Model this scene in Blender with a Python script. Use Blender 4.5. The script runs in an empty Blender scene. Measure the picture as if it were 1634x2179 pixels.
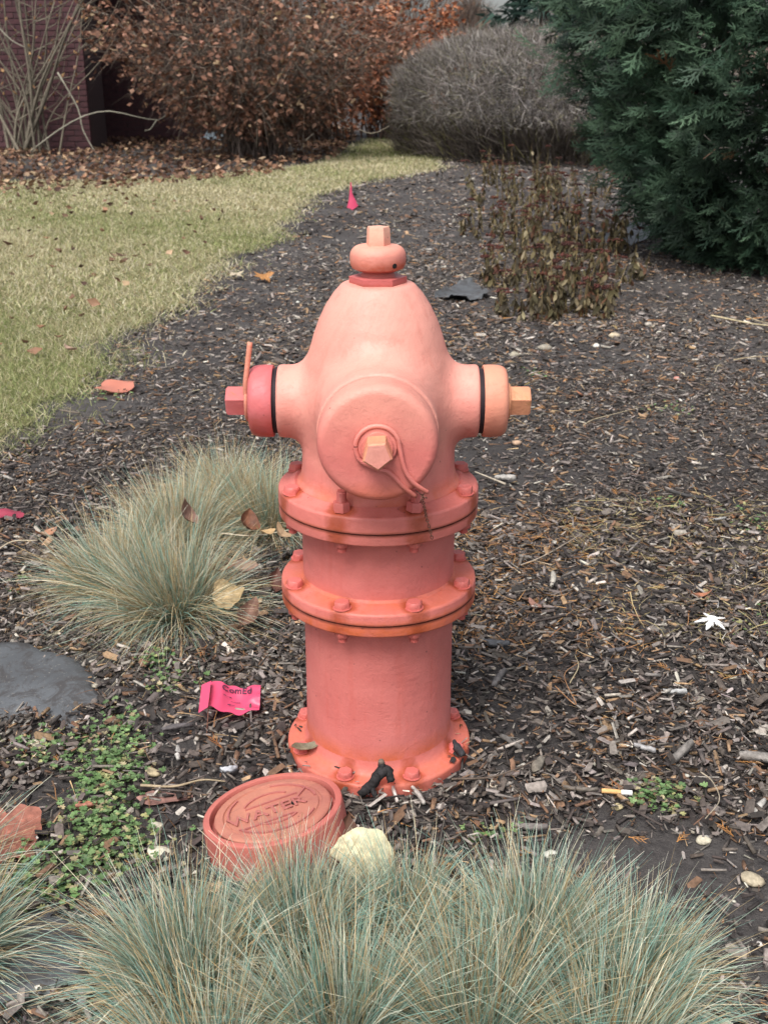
import bpy, bmesh, math, random
import numpy as np
from mathutils import Vector, Matrix

# ------------------------------------------------------------------ camera, world, sun, exposure
sc = bpy.context.scene
COL = sc.collection
rng = np.random.default_rng(7)
random.seed(7)
F_PX, PITCH, CAM_D, CAM_H, CAM_X = 2400.0, math.radians(21.5), 1.512, 1.0, 0.008

cam_d = bpy.data.cameras.new("camera")
cam = bpy.data.objects.new("camera", cam_d)
COL.objects.link(cam)
cam.location = (CAM_X, -CAM_D, CAM_H)
cam.rotation_euler = (math.pi / 2 - PITCH, 0, 0)
cam_d.sensor_width = 36.0
cam_d.lens = F_PX / 2179.0 * 36.0
cam_d.clip_start = 0.05
cam_d.clip_end = 2000
cam_d.dof.use_dof = True
cam_d.dof.focus_distance = 1.50
cam_d.dof.aperture_fstop = 15.0
sc.camera = cam

SUN_EL, SUN_AZ = math.radians(58), math.radians(205)     # azimuth measured from +Y clockwise
world = bpy.data.worlds.new("World")
sc.world = world
world.use_nodes = True
wn = world.node_tree
bg = wn.nodes["Background"]
sky = wn.nodes.new("ShaderNodeTexSky")
sky.sky_type = 'NISHITA'
sky.sun_disc = False
sky.sun_elevation = SUN_EL
sky.sun_rotation = SUN_AZ
sky.dust_density = 4.0
sky.air_density = 1.0
hs = wn.nodes.new("ShaderNodeHueSaturation")
hs.inputs["Saturation"].default_value = 0.42          # cloud cover: the sky is nearly white
wn.links.new(sky.outputs[0], hs.inputs["Color"])
wn.links.new(hs.outputs[0], bg.inputs[0])
bg.inputs[1].default_value = 0.118

sun_d = bpy.data.lights.new("sun", 'SUN')
sun_d.energy = 1.75
sun_d.angle = math.radians(28)
sun_d.color = (1.0, 0.98, 0.95)
sun = bpy.data.objects.new("sun", sun_d)
COL.objects.link(sun)
sd = Vector((math.sin(SUN_AZ) * math.cos(SUN_EL), math.cos(SUN_AZ) * math.cos(SUN_EL), math.sin(SUN_EL)))
sun.rotation_euler = sd.to_track_quat('Z', 'Y').to_euler()

sc.view_settings.view_transform = 'Standard'
sc.view_settings.look = 'None'
sc.view_settings.exposure = 0.86
sc.view_settings.gamma = 1.0
sc.view_settings.use_curve_mapping = False
sc.render.engine = 'CYCLES'
sc.cycles.max_bounces = 6
sc.cycles.diffuse_bounces = 3
sc.cycles.glossy_bounces = 2
sc.cycles.transmission_bounces = 3
sc.cycles.use_denoising = True

# ------------------------------------------------------------------ helpers
def P(px, py, z=0.0):
    """ground point seen at photo pixel (px, py), on the level z"""
    a = PITCH + math.atan((py - 1089.5) / F_PX)
    d = (CAM_H - z) / math.tan(a)
    dep = d * math.cos(PITCH) + (CAM_H - z) * math.sin(PITCH)
    return CAM_X + (px - 817) / F_PX * dep, d - CAM_D

def tag(o, label=None, cat=None, group=None, kind=None):
    if label: o["label"] = label
    if cat: o["category"] = cat
    if group: o["group"] = group
    if kind: o["kind"] = kind
    return o

def empty(name, loc=(0, 0, 0), label=None, cat=None, group=None):
    o = bpy.data.objects.new(name, None)
    o.location = loc
    o.empty_display_size = 0.05
    COL.objects.link(o)
    return tag(o, label, cat, group)

def link(name, me, parent=None):
    o = bpy.data.objects.new(name, me)
    COL.objects.link(o)
    if parent is not None:
        o.parent = parent
    return o

def raw_mesh(name, V, F, mat=None, col=None, smooth=False):
    V = np.asarray(V, dtype=np.float32).reshape(-1, 3)
    F = np.asarray(F, dtype=np.int32)
    me = bpy.data.meshes.new(name)
    n, k = F.shape
    me.vertices.add(len(V))
    me.vertices.foreach_set("co", V.ravel())
    me.loops.add(n * k)
    me.loops.foreach_set("vertex_index", F.ravel())
    me.polygons.add(n)
    me.polygons.foreach_set("loop_start", np.arange(0, n * k, k, dtype=np.int32))
    if smooth:
        me.polygons.foreach_set("use_smooth", np.ones(n, dtype=bool))
    if col is not None:
        at = me.color_attributes.new("Col", 'FLOAT_COLOR', 'POINT')
        c4 = np.ones((len(V), 4), dtype=np.float32)
        c4[:, :3] = col
        at.data.foreach_set("color", c4.ravel())
    me.update(calc_edges=True)
    if mat: me.materials.append(mat)
    return me

def bm_mesh(name, bm, mat, smooth=None):
    me = bpy.data.meshes.new(name)
    bm.normal_update()
    bm.to_mesh(me); bm.free()
    me.materials.append(mat)
    if smooth is not None:
        me.polygons.foreach_set("use_smooth", np.ones(len(me.polygons), dtype=bool))
        if smooth < 179:
            me.set_sharp_from_angle(angle=math.radians(smooth))
    return me

def rot_to(dirs, roll):
    """frames (N,3,3) whose local +Y axis is dirs, rolled about it; columns are x, y, z axes"""
    d = dirs / np.linalg.norm(dirs, axis=1, keepdims=True)
    up = np.tile(np.array([0, 0, 1.0]), (len(d), 1))
    up[np.abs(d[:, 2]) > 0.97] = (1, 0, 0)
    x = np.cross(d, up); x /= np.linalg.norm(x, axis=1, keepdims=True)
    z = np.cross(x, d)
    c, s = np.cos(roll)[:, None], np.sin(roll)[:, None]
    x2 = x * c + z * s
    z2 = -x * s + z * c
    return np.stack([x2, d, z2], axis=2)

def scatter(pv, pf, R, L, S, C=None, pc=None):
    """copies of a proto mesh: R (N,3,3), L (N,3), S (N,) or (N,3), colour C (N,3)"""
    pv = np.asarray(pv, float); pf = np.asarray(pf)
    N, n = len(L), len(pv)
    S = np.asarray(S, float)
    if S.ndim == 1: S = np.repeat(S[:, None], 3, axis=1)
    V = np.einsum('nij,nkj->nki', R, pv[None] * S[:, None, :]) + L[:, None, :]
    F = (pf[None] + (np.arange(N) * n)[:, None, None]).reshape(-1, pf.shape[1])
    cc = None
    if C is not None:
        cc = np.repeat(C[:, None, :], n, axis=1)
        if pc is not None: cc = cc * np.asarray(pc)[None, :, None]
        cc = cc.reshape(-1, 3)
    return V.reshape(-1, 3), F, cc

def merge(parts):
    Vs, Fs, Cs, o = [], [], [], 0
    for V, F, C in parts:
        Vs.append(V); Fs.append(F + o); Cs.append(C); o += len(V)
    return np.concatenate(Vs), np.concatenate(Fs), np.concatenate(Cs)

def ribbons(roots, dirs, length, width, droop, side=None, nseg=4, c0=None, c1=None, curl=None):
    """tapered blades; droop pulls along -Z with t^2; curl (N,3) bends sideways"""
    N = len(roots)
    t = np.linspace(0, 1, nseg + 1)
    d = dirs / np.linalg.norm(dirs, axis=1, keepdims=True)
    if side is None:
        r = rng.normal(size=(N, 3))
        side = np.cross(d, r)
    side = side / np.linalg.norm(side, axis=1, keepdims=True)
    ctr = roots[:, None, :] + length[:, None, None] * (t[None, :, None] * d[:, None, :])
    ctr[:, :, 2] -= (length * droop)[:, None] * t[None, :] ** 2
    if curl is not None:
        ctr += curl[:, None, :] * (t ** 2)[None, :, None]
    w = width[:, None] * (1 - t[None, :] * 0.82) * 0.5
    A = ctr - side[:, None, :] * w[:, :, None]
    B = ctr + side[:, None, :] * w[:, :, None]
    V = np.stack([A, B], axis=2).reshape(N, -1, 3)
    n = 2 * (nseg + 1)
    f = np.array([[2 * i, 2 * i + 1, 2 * i + 3, 2 * i + 2] for i in range(nseg)])
    F = (f[None] + (np.arange(N) * n)[:, None, None]).reshape(-1, 4)
    C = None
    if c0 is not None:
        if c1 is None: c1 = c0
        tt = np.repeat(t, 2)[None, :, None]
        C = (c0[:, None, :] * (1 - tt) + c1[:, None, :] * tt).reshape(-1, 3)
    return V.reshape(-1, 3), F, C

def tube_np(pts, radii, n=6, col=(1, 1, 1), cap=True):
    """tube along points -> quads (V, F, C)"""
    pts = np.asarray(pts, float); m = len(pts)
    radii = np.broadcast_to(np.asarray(radii, float), (m,))
    T = np.gradient(pts, axis=0); T /= np.linalg.norm(T, axis=1, keepdims=True) + 1e-12
    ref = np.array([0, 0, 1.0]) if abs(T[0, 2]) < .9 else np.array([1.0, 0, 0])
    X = np.cross(T, ref); X /= np.linalg.norm(X, axis=1, keepdims=True) + 1e-12
    Y = np.cross(T, X)
    a = np.arange(n) / n * 2 * math.pi
    V = pts[:, None, :] + radii[:, None, None] * (X[:, None, :] * np.cos(a)[None, :, None] + Y[:, None, :] * np.sin(a)[None, :, None])
    F = []
    for i in range(m - 1):
        for j in range(n):
            k = (j + 1) % n
            F.append([i * n + j, i * n + k, (i + 1) * n + k, (i + 1) * n + j])
    V = V.reshape(-1, 3)
    if cap:
        V = np.concatenate([V, pts[:1], pts[-1:]])
        a0, a1 = m * n, m * n + 1
        for j in range(0, n, 2):
            F.append([a0, (j + 2) % n, (j + 1) % n, j])
            b = (m - 1) * n
            F.append([a1, b + j, b + (j + 1) % n, b + (j + 2) % n])
    return V, np.array(F), np.tile(np.array(col, float), (len(V), 1))

def smooth_curve(ctrl, n=24):
    """Catmull-Rom through control points"""
    c = [np.array(p, float) for p in ctrl]
    c = [2 * c[0] - c[1]] + c + [2 * c[-1] - c[-2]]
    out = []
    segs = len(c) - 3
    per = max(2, n // segs)
    for i in range(segs):
        p0, p1, p2, p3 = c[i:i + 4]
        for j in range(per):
            t = j / per
            out.append(0.5 * ((2 * p1) + (-p0 + p2) * t + (2 * p0 - 5 * p1 + 4 * p2 - p3) * t * t + (-p0 + 3 * p1 - 3 * p2 + p3) * t ** 3))
    out.append(c[-2])
    return np.array(out)

def pick(palette, n, jit=0.12):
    pal = np.array([p[:3] for p in palette], float)
    w = np.array([p[3] for p in palette], float); w /= w.sum()
    c = pal[rng.choice(len(pal), n, p=w)]
    return np.clip(c * (1 + rng.normal(0, jit, (n, 1))) * (1 + rng.normal(0, jit * .10, (n, 3))), 0.004, 0.95)

def hg(x, y):
    """ground height"""
    x = np.asarray(x, float); y = np.asarray(y, float)
    h = .006 * np.sin(3.1 * x + 1) * np.sin(2.3 * y) + .004 * np.sin(7.1 * x + 2) * np.cos(6.3 * y) + .0022 * np.sin(17 * x + 3 * y) * np.cos(15 * y - 2 * x)
    h = h + .018 * np.exp(-(x * x + y * y) / .075)
    return h

# ------------------------------------------------------------------ materials
def new_mat(name):
    m = bpy.data.materials.new(name); m.use_nodes = True
    nt = m.node_tree
    return m, nt, nt.nodes["Principled BSDF"]

def N(nt, t, **kw):
    n = nt.nodes.new(t)
    for k, v in kw.items():
        if k in n.inputs.keys(): n.inputs[k].default_value = v
        else: setattr(n, k, v)
    return n

def ramp(nt, fac, stops):
    r = nt.nodes.new("ShaderNodeValToRGB")
    el = r.color_ramp.elements
    while len(el) < len(stops): el.new(0.5)
    for e, (p, c) in zip(el, stops):
        e.position = p
        e.color = (c[0], c[1], c[2], 1) if hasattr(c, '__len__') else (c, c, c, 1)
    nt.links.new(fac, r.inputs[0])
    return r.outputs[0]

def mix(nt, fac, a, b, mode='MIX'):
    m = nt.nodes.new("ShaderNodeMix"); m.data_type = 'RGBA'; m.blend_type = mode
    def put(i, v):
        if hasattr(v, 'is_linked') or hasattr(v, 'links'): nt.links.new(v, m.inputs[i])
        elif hasattr(v, '__len__'): m.inputs[i].default_value = (v[0], v[1], v[2], 1)
        else: m.inputs[i].default_value = v
    put(0, fac); put(6, a); put(7, b)
    return m.outputs[2]

def noise(nt, scale, detail=4, rough=.55, coord=None, dist=0.0):
    n = N(nt, "ShaderNodeTexNoise")
    n.inputs["Scale"].default_value = scale; n.inputs["Detail"].default_value = detail
    n.inputs["Roughness"].default_value = rough; n.inputs["Distortion"].default_value = dist
    if coord is not None: nt.links.new(coord, n.inputs["Vector"])
    return n.outputs[0]

def bump(nt, bsdf, h, strength, dist=.01, prev=None):
    b = N(nt, "ShaderNodeBump"); b.inputs["Strength"].default_value = strength; b.inputs["Distance"].default_value = dist
    nt.links.new(h, b.inputs["Height"])
    if prev: nt.links.new(prev, b.inputs["Normal"])
    nt.links.new(b.outputs[0], bsdf.inputs["Normal"])
    return b.outputs[0]

def col_mat(name, rough=.8, transl=0.0, spec=.25, grain=None, bumpy=None):
    """colour from the mesh's own Col attribute, with fine grain"""
    m, nt, b = new_mat(name)
    a = N(nt, "ShaderNodeAttribute", attribute_name="Col")
    c = a.outputs[0]
    if grain:
        tc = N(nt, "ShaderNodeTexCoord")
        g = ramp(nt, noise(nt, grain, 5, .6, tc.outputs["Object"]), [(.3, .6), (.7, 1.3)])
        c = mix(nt, 1.0, c, g, 'MULTIPLY')
        if bumpy:
            bump(nt, b, noise(nt, grain, 4, .6, tc.outputs["Object"]), bumpy, .003)
    nt.links.new(c, b.inputs["Base Color"])
    b.inputs["Roughness"].default_value = rough
    b.inputs["Specular IOR Level"].default_value = spec
    if transl > 0:
        tr = N(nt, "ShaderNodeBsdfTranslucent"); nt.links.new(c, tr.inputs[0])
        mx = N(nt, "ShaderNodeMixShader"); mx.inputs[0].default_value = transl
        nt.links.new(b.outputs[0], mx.inputs[1]); nt.links.new(tr.outputs[0], mx.inputs[2])
        nt.links.new(mx.outputs[0], nt.nodes["Material Output"].inputs[0])
    return m

def flat_mat(name, c, rough=.7, c2=None, scale=60, bs=.0, spec=.3, metal=0):
    m, nt, b = new_mat(name)
    tc = N(nt, "ShaderNodeTexCoord")
    c2 = c2 or [v * .7 for v in c]
    cc = ramp(nt, noise(nt, scale, 5, .6, tc.outputs["Object"]), [(.35, c2), (.65, c)])
    nt.links.new(cc, b.inputs["Base Color"])
    b.inputs["Roughness"].default_value = rough
    b.inputs["Specular IOR Level"].default_value = spec
    b.inputs["Metallic"].default_value = metal
    if bs: bump(nt, b, noise(nt, scale * 2, 4, .6, tc.outputs["Object"]), bs, .002)
    return m

def paint_mat(name, c_main, c_alt, c_rust, rust_z=(), rust_amt=.25, bleach_lit=None, specks=True, rough=.55, bleach_lit_z=None, bolts=False, streaks=0, gaps=()):
    """old hydrant enamel: patchy fading, orange undercoat at joints (rust_z = list of (z, half width)), specks, brush relief"""
    m, nt, b = new_mat(name)
    geo = N(nt, "ShaderNodeNewGeometry")
    pos = geo.outputs["Position"]
    c = ramp(nt, noise(nt, 9, 5, .6, pos, .4), [(.35, c_alt), (.62, c_main)])
    sep = N(nt, "ShaderNodeSeparateXYZ"); nt.links.new(pos, sep.inputs[0])
    if bleach_lit is not None:  # paler with height: sun-faded paint, and partly top light put into the colour
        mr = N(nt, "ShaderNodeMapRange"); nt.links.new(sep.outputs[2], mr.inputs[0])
        mr.inputs[1].default_value, mr.inputs[2].default_value = bleach_lit_z
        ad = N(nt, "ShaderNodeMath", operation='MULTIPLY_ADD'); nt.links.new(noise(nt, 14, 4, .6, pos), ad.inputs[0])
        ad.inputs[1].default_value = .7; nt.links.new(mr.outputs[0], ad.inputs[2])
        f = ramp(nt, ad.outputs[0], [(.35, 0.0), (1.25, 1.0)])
        c = mix(nt, f, c, bleach_lit)
    # worn patches of undercoat
    patch = ramp(nt, noise(nt, 26, 6, .7, pos, .8), [(.60, 0.0), (.74, 1.0)])
    mm = N(nt, "ShaderNodeMath", operation='MULTIPLY'); nt.links.new(patch, mm.inputs[0]); mm.inputs[1].default_value = rust_amt
    c = mix(nt, mm.outputs[0], c, c_rust)
    for (z, w, amt) in rust_z:
        s = N(nt, "ShaderNodeMath", operation='SUBTRACT'); nt.links.new(sep.outputs[2], s.inputs[0]); s.inputs[1].default_value = z
        a = N(nt, "ShaderNodeMath", operation='ABSOLUTE'); nt.links.new(s.outputs[0], a.inputs[0])
        r = N(nt, "ShaderNodeMapRange"); nt.links.new(a.outputs[0], r.inputs[0])
        r.inputs[1].default_value = w; r.inputs[2].default_value = w * .25; r.inputs[3].default_value = 0; r.inputs[4].default_value = amt
        q = N(nt, "ShaderNodeMath", operation='MULTIPLY'); nt.links.new(r.outputs[0], q.inputs[0])
        nt.links.new(ramp(nt, noise(nt, 22, 5, .65, pos, .5), [(.32, .1), (.6, 1.0)]), q.inputs[1])
        c = mix(nt, q.outputs[0], c, c_rust)
    if bolts:
        def mth(op, a, b=None, c_=None):
            q = N(nt, "ShaderNodeMath", operation=op)
            for i, v in enumerate((a, b, c_)):
                if v is None: continue
                if isinstance(v, (int, float)): q.inputs[i].default_value = v
                else: nt.links.new(v, q.inputs[i])
            return q.outputs[0]
        ang = mth('ARCTAN2', sep.outputs[1], sep.outputs[0])
        u_ = mth('FRACT', mth('MULTIPLY_ADD', ang, 4 / math.pi, 8.0))
        arc_ = mth('MULTIPLY', mth('SUBTRACT', u_, .5), .101)
        rad_ = mth('SUBTRACT', mth('SQRT', mth('ADD', mth('MULTIPLY', sep.outputs[0], sep.outputs[0]), mth('MULTIPLY', sep.outputs[1], sep.outputs[1]))), .1275)
        dd_ = mth('SQRT', mth('ADD', mth('MULTIPLY', arc_, arc_), mth('MULTIPLY', rad_, rad_)))
        dd_ = mth('ADD', dd_, mth('MULTIPLY', mth('SUBTRACT', noise(nt, 40, 4, .6, pos), .5), .022))
        c = mix(nt, ramp(nt, dd_, [(.014, .9), (.023, 0.0)]), c, (.30, .055, .018))
    for (z, w) in gaps:      # dark gap of the open joint, put into the colour to deepen it
        s = N(nt, "ShaderNodeMath", operation='SUBTRACT'); nt.links.new(sep.outputs[2], s.inputs[0]); s.inputs[1].default_value = z
        a = N(nt, "ShaderNodeMath", operation='ABSOLUTE'); nt.links.new(s.outputs[0], a.inputs[0])
        wob = N(nt, "ShaderNodeMath", operation='MULTIPLY_ADD'); nt.links.new(noise(nt, 60, 4, .6, pos), wob.inputs[0]); wob.inputs[1].default_value = -w * 1.4; nt.links.new(a.outputs[0], wob.inputs[2])
        c = mix(nt, ramp(nt, wob.outputs[0], [(0.0, .95), (max(w * .6, .0004), 0.0)]), c, (.10, .025, .018))
    grime = ramp(nt, noise(nt, 5.5, 7, .72, pos, .6), [(.50, 0.0), (.78, .5)])
    c = mix(nt, grime, c, (.36, .12, .10))
    if streaks:
        mp = N(nt, "ShaderNodeMapping"); nt.links.new(pos, mp.inputs[0]); mp.inputs["Scale"].default_value = (55, 55, 6)
        c = mix(nt, ramp(nt, noise(nt, 1.0, 4, .6, mp.outputs[0]), [(.56, 0.0), (.74, streaks)]), c, (.50, .085, .055))
    if specks:
        vo = N(nt, "ShaderNodeTexVoronoi"); vo.inputs["Scale"].default_value = 75; nt.links.new(pos, vo.inputs["Vector"])
        sp = ramp(nt, vo.outputs["Distance"], [(.05, 1.0), (.13, 0.0)])
        gate = ramp(nt, noise(nt, 30, 3, .6, pos), [(.55, 0.0), (.66, .75)])
        q = N(nt, "ShaderNodeMath", operation='MULTIPLY'); nt.links.new(sp, q.inputs[0]); nt.links.new(gate, q.inputs[1])
        c = mix(nt, q.outputs[0], c, (.08, .03, .03))
    nt.links.new(c, b.inputs["Base Color"])
    b.inputs["Specular IOR Level"].default_value = .35
    rr = ramp(nt, noise(nt, 18, 4, .6, pos), [(.3, rough - .1), (.7, rough + .15)])
    nt.links.new(rr, b.inputs["Roughness"])
    p = bump(nt, b, noise(nt, 34, 5, .6, pos), .42, .004)
    p = bump(nt, b, noise(nt, 260, 5, .65, pos), .30, .0014, p)
    mu = N(nt, "ShaderNodeTexMusgrave") if False else None
    bump(nt, b, ramp(nt, noise(nt, 12, 8, .75, pos, 1.6), [(.492, 0.0), (.508, 1.0)]), .30, .0010, p)
    return m

PINK, PINK2, RUST = (.60, .180, .158), (.53, .145, .128), (.56, .125, .048)
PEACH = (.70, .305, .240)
M = {}
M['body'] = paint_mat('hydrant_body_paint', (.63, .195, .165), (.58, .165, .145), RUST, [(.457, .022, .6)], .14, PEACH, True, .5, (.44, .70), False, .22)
M['flange'] = paint_mat('hydrant_flange_paint', (.60, .175, .145), (.54, .145, .12), RUST,
                        [(.4275, .006, .6), (.2915, .010, .7), (.279, .016, 1.0), (.314, .008, .7), (.0345, .012, .55), (.015, .02, .25)], .5, None, True, .48, None, True, .35, ((.4268, .0008), (.2915, .0011)))
M['barrel'] = paint_mat('hydrant_barrel_paint', PINK, PINK2, RUST, [(.050, .035, .8), (.30, .03, .4)], .10, None, True, .55, None, False, .30)
M['bolt'] = paint_mat('hydrant_bolt_paint', (.56, .14, .12), (.50, .12, .10), RUST, [], .5, None, True, .42)
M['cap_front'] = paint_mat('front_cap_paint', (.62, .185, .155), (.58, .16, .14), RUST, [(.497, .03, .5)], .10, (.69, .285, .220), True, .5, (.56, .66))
M['cap_left'] = paint_mat('left_cap_paint', (.60, .160, .175), (.54, .11, .105), (.50, .08, .045), [(.535, .03, .8)], .35, None, True, .45)
M['cap_right'] = paint_mat('right_cap_paint', (.66, .275, .18), (.60, .22, .15), RUST, [], .35, None, True, .5)
M['nut_tan'] = paint_mat('tan_nut_paint', (.70, .32, .17), (.60, .22, .14), (.30, .17, .06), [], .8, None, True, .5)
M['nut_pink'] = paint_mat('pink_nut_paint', (.58, .15, .15), (.52, .12, .11), (.30, .13, .05), [], .7, None, True, .5)
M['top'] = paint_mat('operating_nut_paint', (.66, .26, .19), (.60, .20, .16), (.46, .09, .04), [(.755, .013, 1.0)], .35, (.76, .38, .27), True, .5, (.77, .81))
M['plate'] = paint_mat('hold_down_paint', (.52, .14, .13), (.45, .11, .10), (.30, .07, .05), [(.7335, .004, .9)], .5, None, True, .45)
M['lid'] = paint_mat('valve_lid_paint', (.50, .205, .135), (.35, .13, .10), (.22, .10, .08), [], 1.0, None, True, .5)
M['box'] = paint_mat('valve_box_paint', (.50, .155, .12), (.42, .12, .10), (.62, .2, .08), [], .5, None, True, .5)
M['hole'] = flat_mat('dark_hole', (.012, .01, .01), .9)
M['gasket'] = flat_mat('black_thread', (.025, .016, .02), .7)
M['rusty'] = flat_mat('rusty_wire', (.22, .10, .07), .8, (.10, .04, .03), 300)

# --- soil
m, nt, b = new_mat('bed_soil')
geo = N(nt, "ShaderNodeNewGeometry"); pos = geo.outputs["Position"]
c = ramp(nt, noise(nt, 1.3, 5, .6, pos), [(.35, (.052, .046, .043)), (.65, (.105, .096, .091))])
c = mix(nt, ramp(nt, noise(nt, 60, 6, .7, pos), [(.35, 0.0), (.75, .75)]), c, (.026, .023, .024))
c = mix(nt, ramp(nt, noise(nt, 330, 3, .6, pos), [(.62, 0.0), (.72, .55)]), c, (.17, .15, .14))
nt.links.new(c, b.inputs["Base Color"]); b.inputs["Roughness"].default_value = .9; b.inputs["Specular IOR Level"].default_value = .2
p_ = bump(nt, b, noise(nt, 45, 6, .7, pos), .8, .012)
bump(nt, b, noise(nt, 300, 4, .7, pos), .8, .003, p_)
M['soil'] = m
m, nt, b = new_mat('lawn_thatch')
geo = N(nt, "ShaderNodeNewGeometry"); pos = geo.outputs["Position"]
c = ramp(nt, noise(nt, 1.6, 4, .6, pos), [(.35, (.15, .155, .06)), (.65, (.27, .25, .13))])
c = mix(nt, ramp(nt, noise(nt, 90, 5, .7, pos), [(.35, 0.0), (.7, .7)]), c, (.07, .07, .03))
nt.links.new(c, b.inputs["Base Color"]); b.inputs["Roughness"].default_value = .95; b.inputs["Specular IOR Level"].default_value = .1
bump(nt, b, noise(nt, 120, 5, .7, pos), 1, .01)
M['lawn'] = m
M['chip'] = col_mat('wood_chip', .8, 0, .3, 160, .5)
M['leaf'] = col_mat('dry_leaf', .6, .15, .35, 90, .3)
M['bush_leaf'] = col_mat('shrub_leaf', .65, .18, .25)
M['blade'] = col_mat('grass_blade', .6, .25, .3)
M['foliage'] = col_mat('conifer_spray', .6, .12, .3)
M['bark'] = col_mat('grey_bark', .85, 0, .2, 60, .6)
M['twig'] = col_mat('fine_twig', .85, 0, .15)
M['stone'] = col_mat('stone', .75, 0, .3, 140, .4)
M['clover'] = col_mat('clover_leaf', .55, .2, .35)
m, nt, b = new_mat('weed_barrier')
tc = N(nt, "ShaderNodeTexCoord"); oc = tc.outputs["Object"]
c = ramp(nt, noise(nt, 5, 5, .6, oc), [(.35, (.058, .061, .064)), (.65, (.108, .115, .122))])
c = mix(nt, ramp(nt, noise(nt, 22, 8, .78, oc, .9), [(.47, 0.0), (.58, .85)]), c, (.045, .040, .038))
c = mix(nt, ramp(nt, noise(nt, 220, 3, .6, oc), [(.64, 0.0), (.70, .6)]), c, (.24, .22, .19))
nt.links.new(c, b.inputs["Base Color"]); b.inputs["Roughness"].default_value = .6
bump(nt, b, noise(nt, 120, 6, .7, oc), .25, .002)
M['fabric'] = m
M['flag'] = None
M['brick'] = flat_mat('dark_red_brick', (.105, .046, .050), .85, (.070, .036, .042), 14, .4)
M['mortar'] = flat_mat('brick_mortar', (.10, .065, .065), .95, (.07, .05, .05), 40, .4)
M['shade_soffit'] = flat_mat('shade_soffit_dark', (.03, .022, .02), .9)
M['char'] = flat_mat('charred_wood', (.03, .027, .028), .8, (.010, .009, .009), 120, .8)
M['char_tip'] = flat_mat('pale_broken_wood', (.20, .15, .12), .9, (.12, .09, .07), 120, .5)
M['paper'] = flat_mat('cigarette_paper', (.75, .73, .70), .8, (.6, .58, .55))
M['filter'] = flat_mat('cork_filter_paper', (.72, .42, .18), .7, (.58, .32, .12), 300)
M['ink'] = flat_mat('flag_ink', (.06, .02, .05), .6)
def flag_mat(name, c, tr=.35):
    m, nt, b = new_mat(name)
    b.inputs["Base Color"].default_value = (*c, 1); b.inputs["Roughness"].default_value = .35
    t = N(nt, "ShaderNodeBsdfTranslucent"); t.inputs[0].default_value = (*c, 1)
    mx = N(nt, "ShaderNodeMixShader"); mx.inputs[0].default_value = tr
    nt.links.new(b.outputs[0], mx.inputs[1]); nt.links.new(t.outputs[0], mx.inputs[2])
    nt.links.new(mx.outputs[0], nt.nodes["Material Output"].inputs[0])
    return m
M['flag'] = flag_mat('hot_pink_plastic', (.85, .10, .21))
M['flag_faded'] = flag_mat('faded_salmon_plastic', (.70, .26, .18))
M['flag_dull'] = flag_mat('dull_pink_plastic', (.42, .06, .10))
M['bag'] = flag_mat('pale_blue_plastic', (.45, .55, .62), .2)

# ------------------------------------------------------------------ ground
def axis_lines(fine_lo, fine_hi, step, lo, hi, grow=1.12):
    a = list(np.arange(fine_lo, fine_hi, step)); s = step; x = a[-1]
    while x < hi: s *= grow; x += s; a.append(x)
    s = step; x = fine_lo
    while x > lo: s *= grow; x -= s; a.insert(0, x)
    return np.array(a)
gx = axis_lines(-1.6, 1.6, .022, -420, 420, 1.07)
gy = axis_lines(-1.2, 3.6, .022, -60, 600, 1.05)
X, Y = np.meshgrid(gx, gy, indexing='ij')
Z = hg(X, Y)
nx, ny = X.shape
idx = np.arange(nx * ny).reshape(nx, ny)
Fg = np.stack([idx[:-1, :-1], idx[1:, :-1], idx[1:, 1:], idx[:-1, 1:]], -1).reshape(-1, 4)
ground = link('ground', raw_mesh('ground', np.stack([X, Y, Z], -1), Fg, M['soil'], smooth=True))
tag(ground, kind='structure')

# lawn outline: near boundary of turf and bed (photo points put on the ground), then the far side
lawn_px = [(-700, 1150), (-300, 1040), (-60, 975), (40, 945), (110, 905), (150, 870), (180, 815), (240, 740), (320, 690), (390, 645), (440, 600), (520, 550),
           (600, 490), (640, 445), (690, 412), (790, 385), (930, 362), (930, 296), (880, 286), (820, 290), (760, 305), (690, 345), (600, 362), (450, 372), (250, 385), (0, 388), (-600, 395)]
lawn_w = np.array([P(*p) for p in lawn_px])

def inside(poly, x, y):
    x = np.asarray(x); y = np.asarray(y)
    r = np.zeros(x.shape, bool); n = len(poly)
    for i in range(n):
        x1, y1 = poly[i]; x2, y2 = poly[(i + 1) % n]
        c = ((y1 > y) != (y2 > y)) & (x < (x2 - x1) * (y - y1) / (y2 - y1 + 1e-12) + x1)
        r ^= c
    return r
def soft_noise(x, y, s, seed=0):
    v = np.zeros_like(x)
    r = np.random.default_rng(seed)
    for k in range(6):
        a = r.uniform(0, 2 * math.pi); f = s * (1.0 + .55 * k)
        v += np.sin(f * (x * math.cos(a) + y * math.sin(a)) + r.uniform(0, 6.28)) / (1 + .5 * k)
    return v / 2.4

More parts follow.
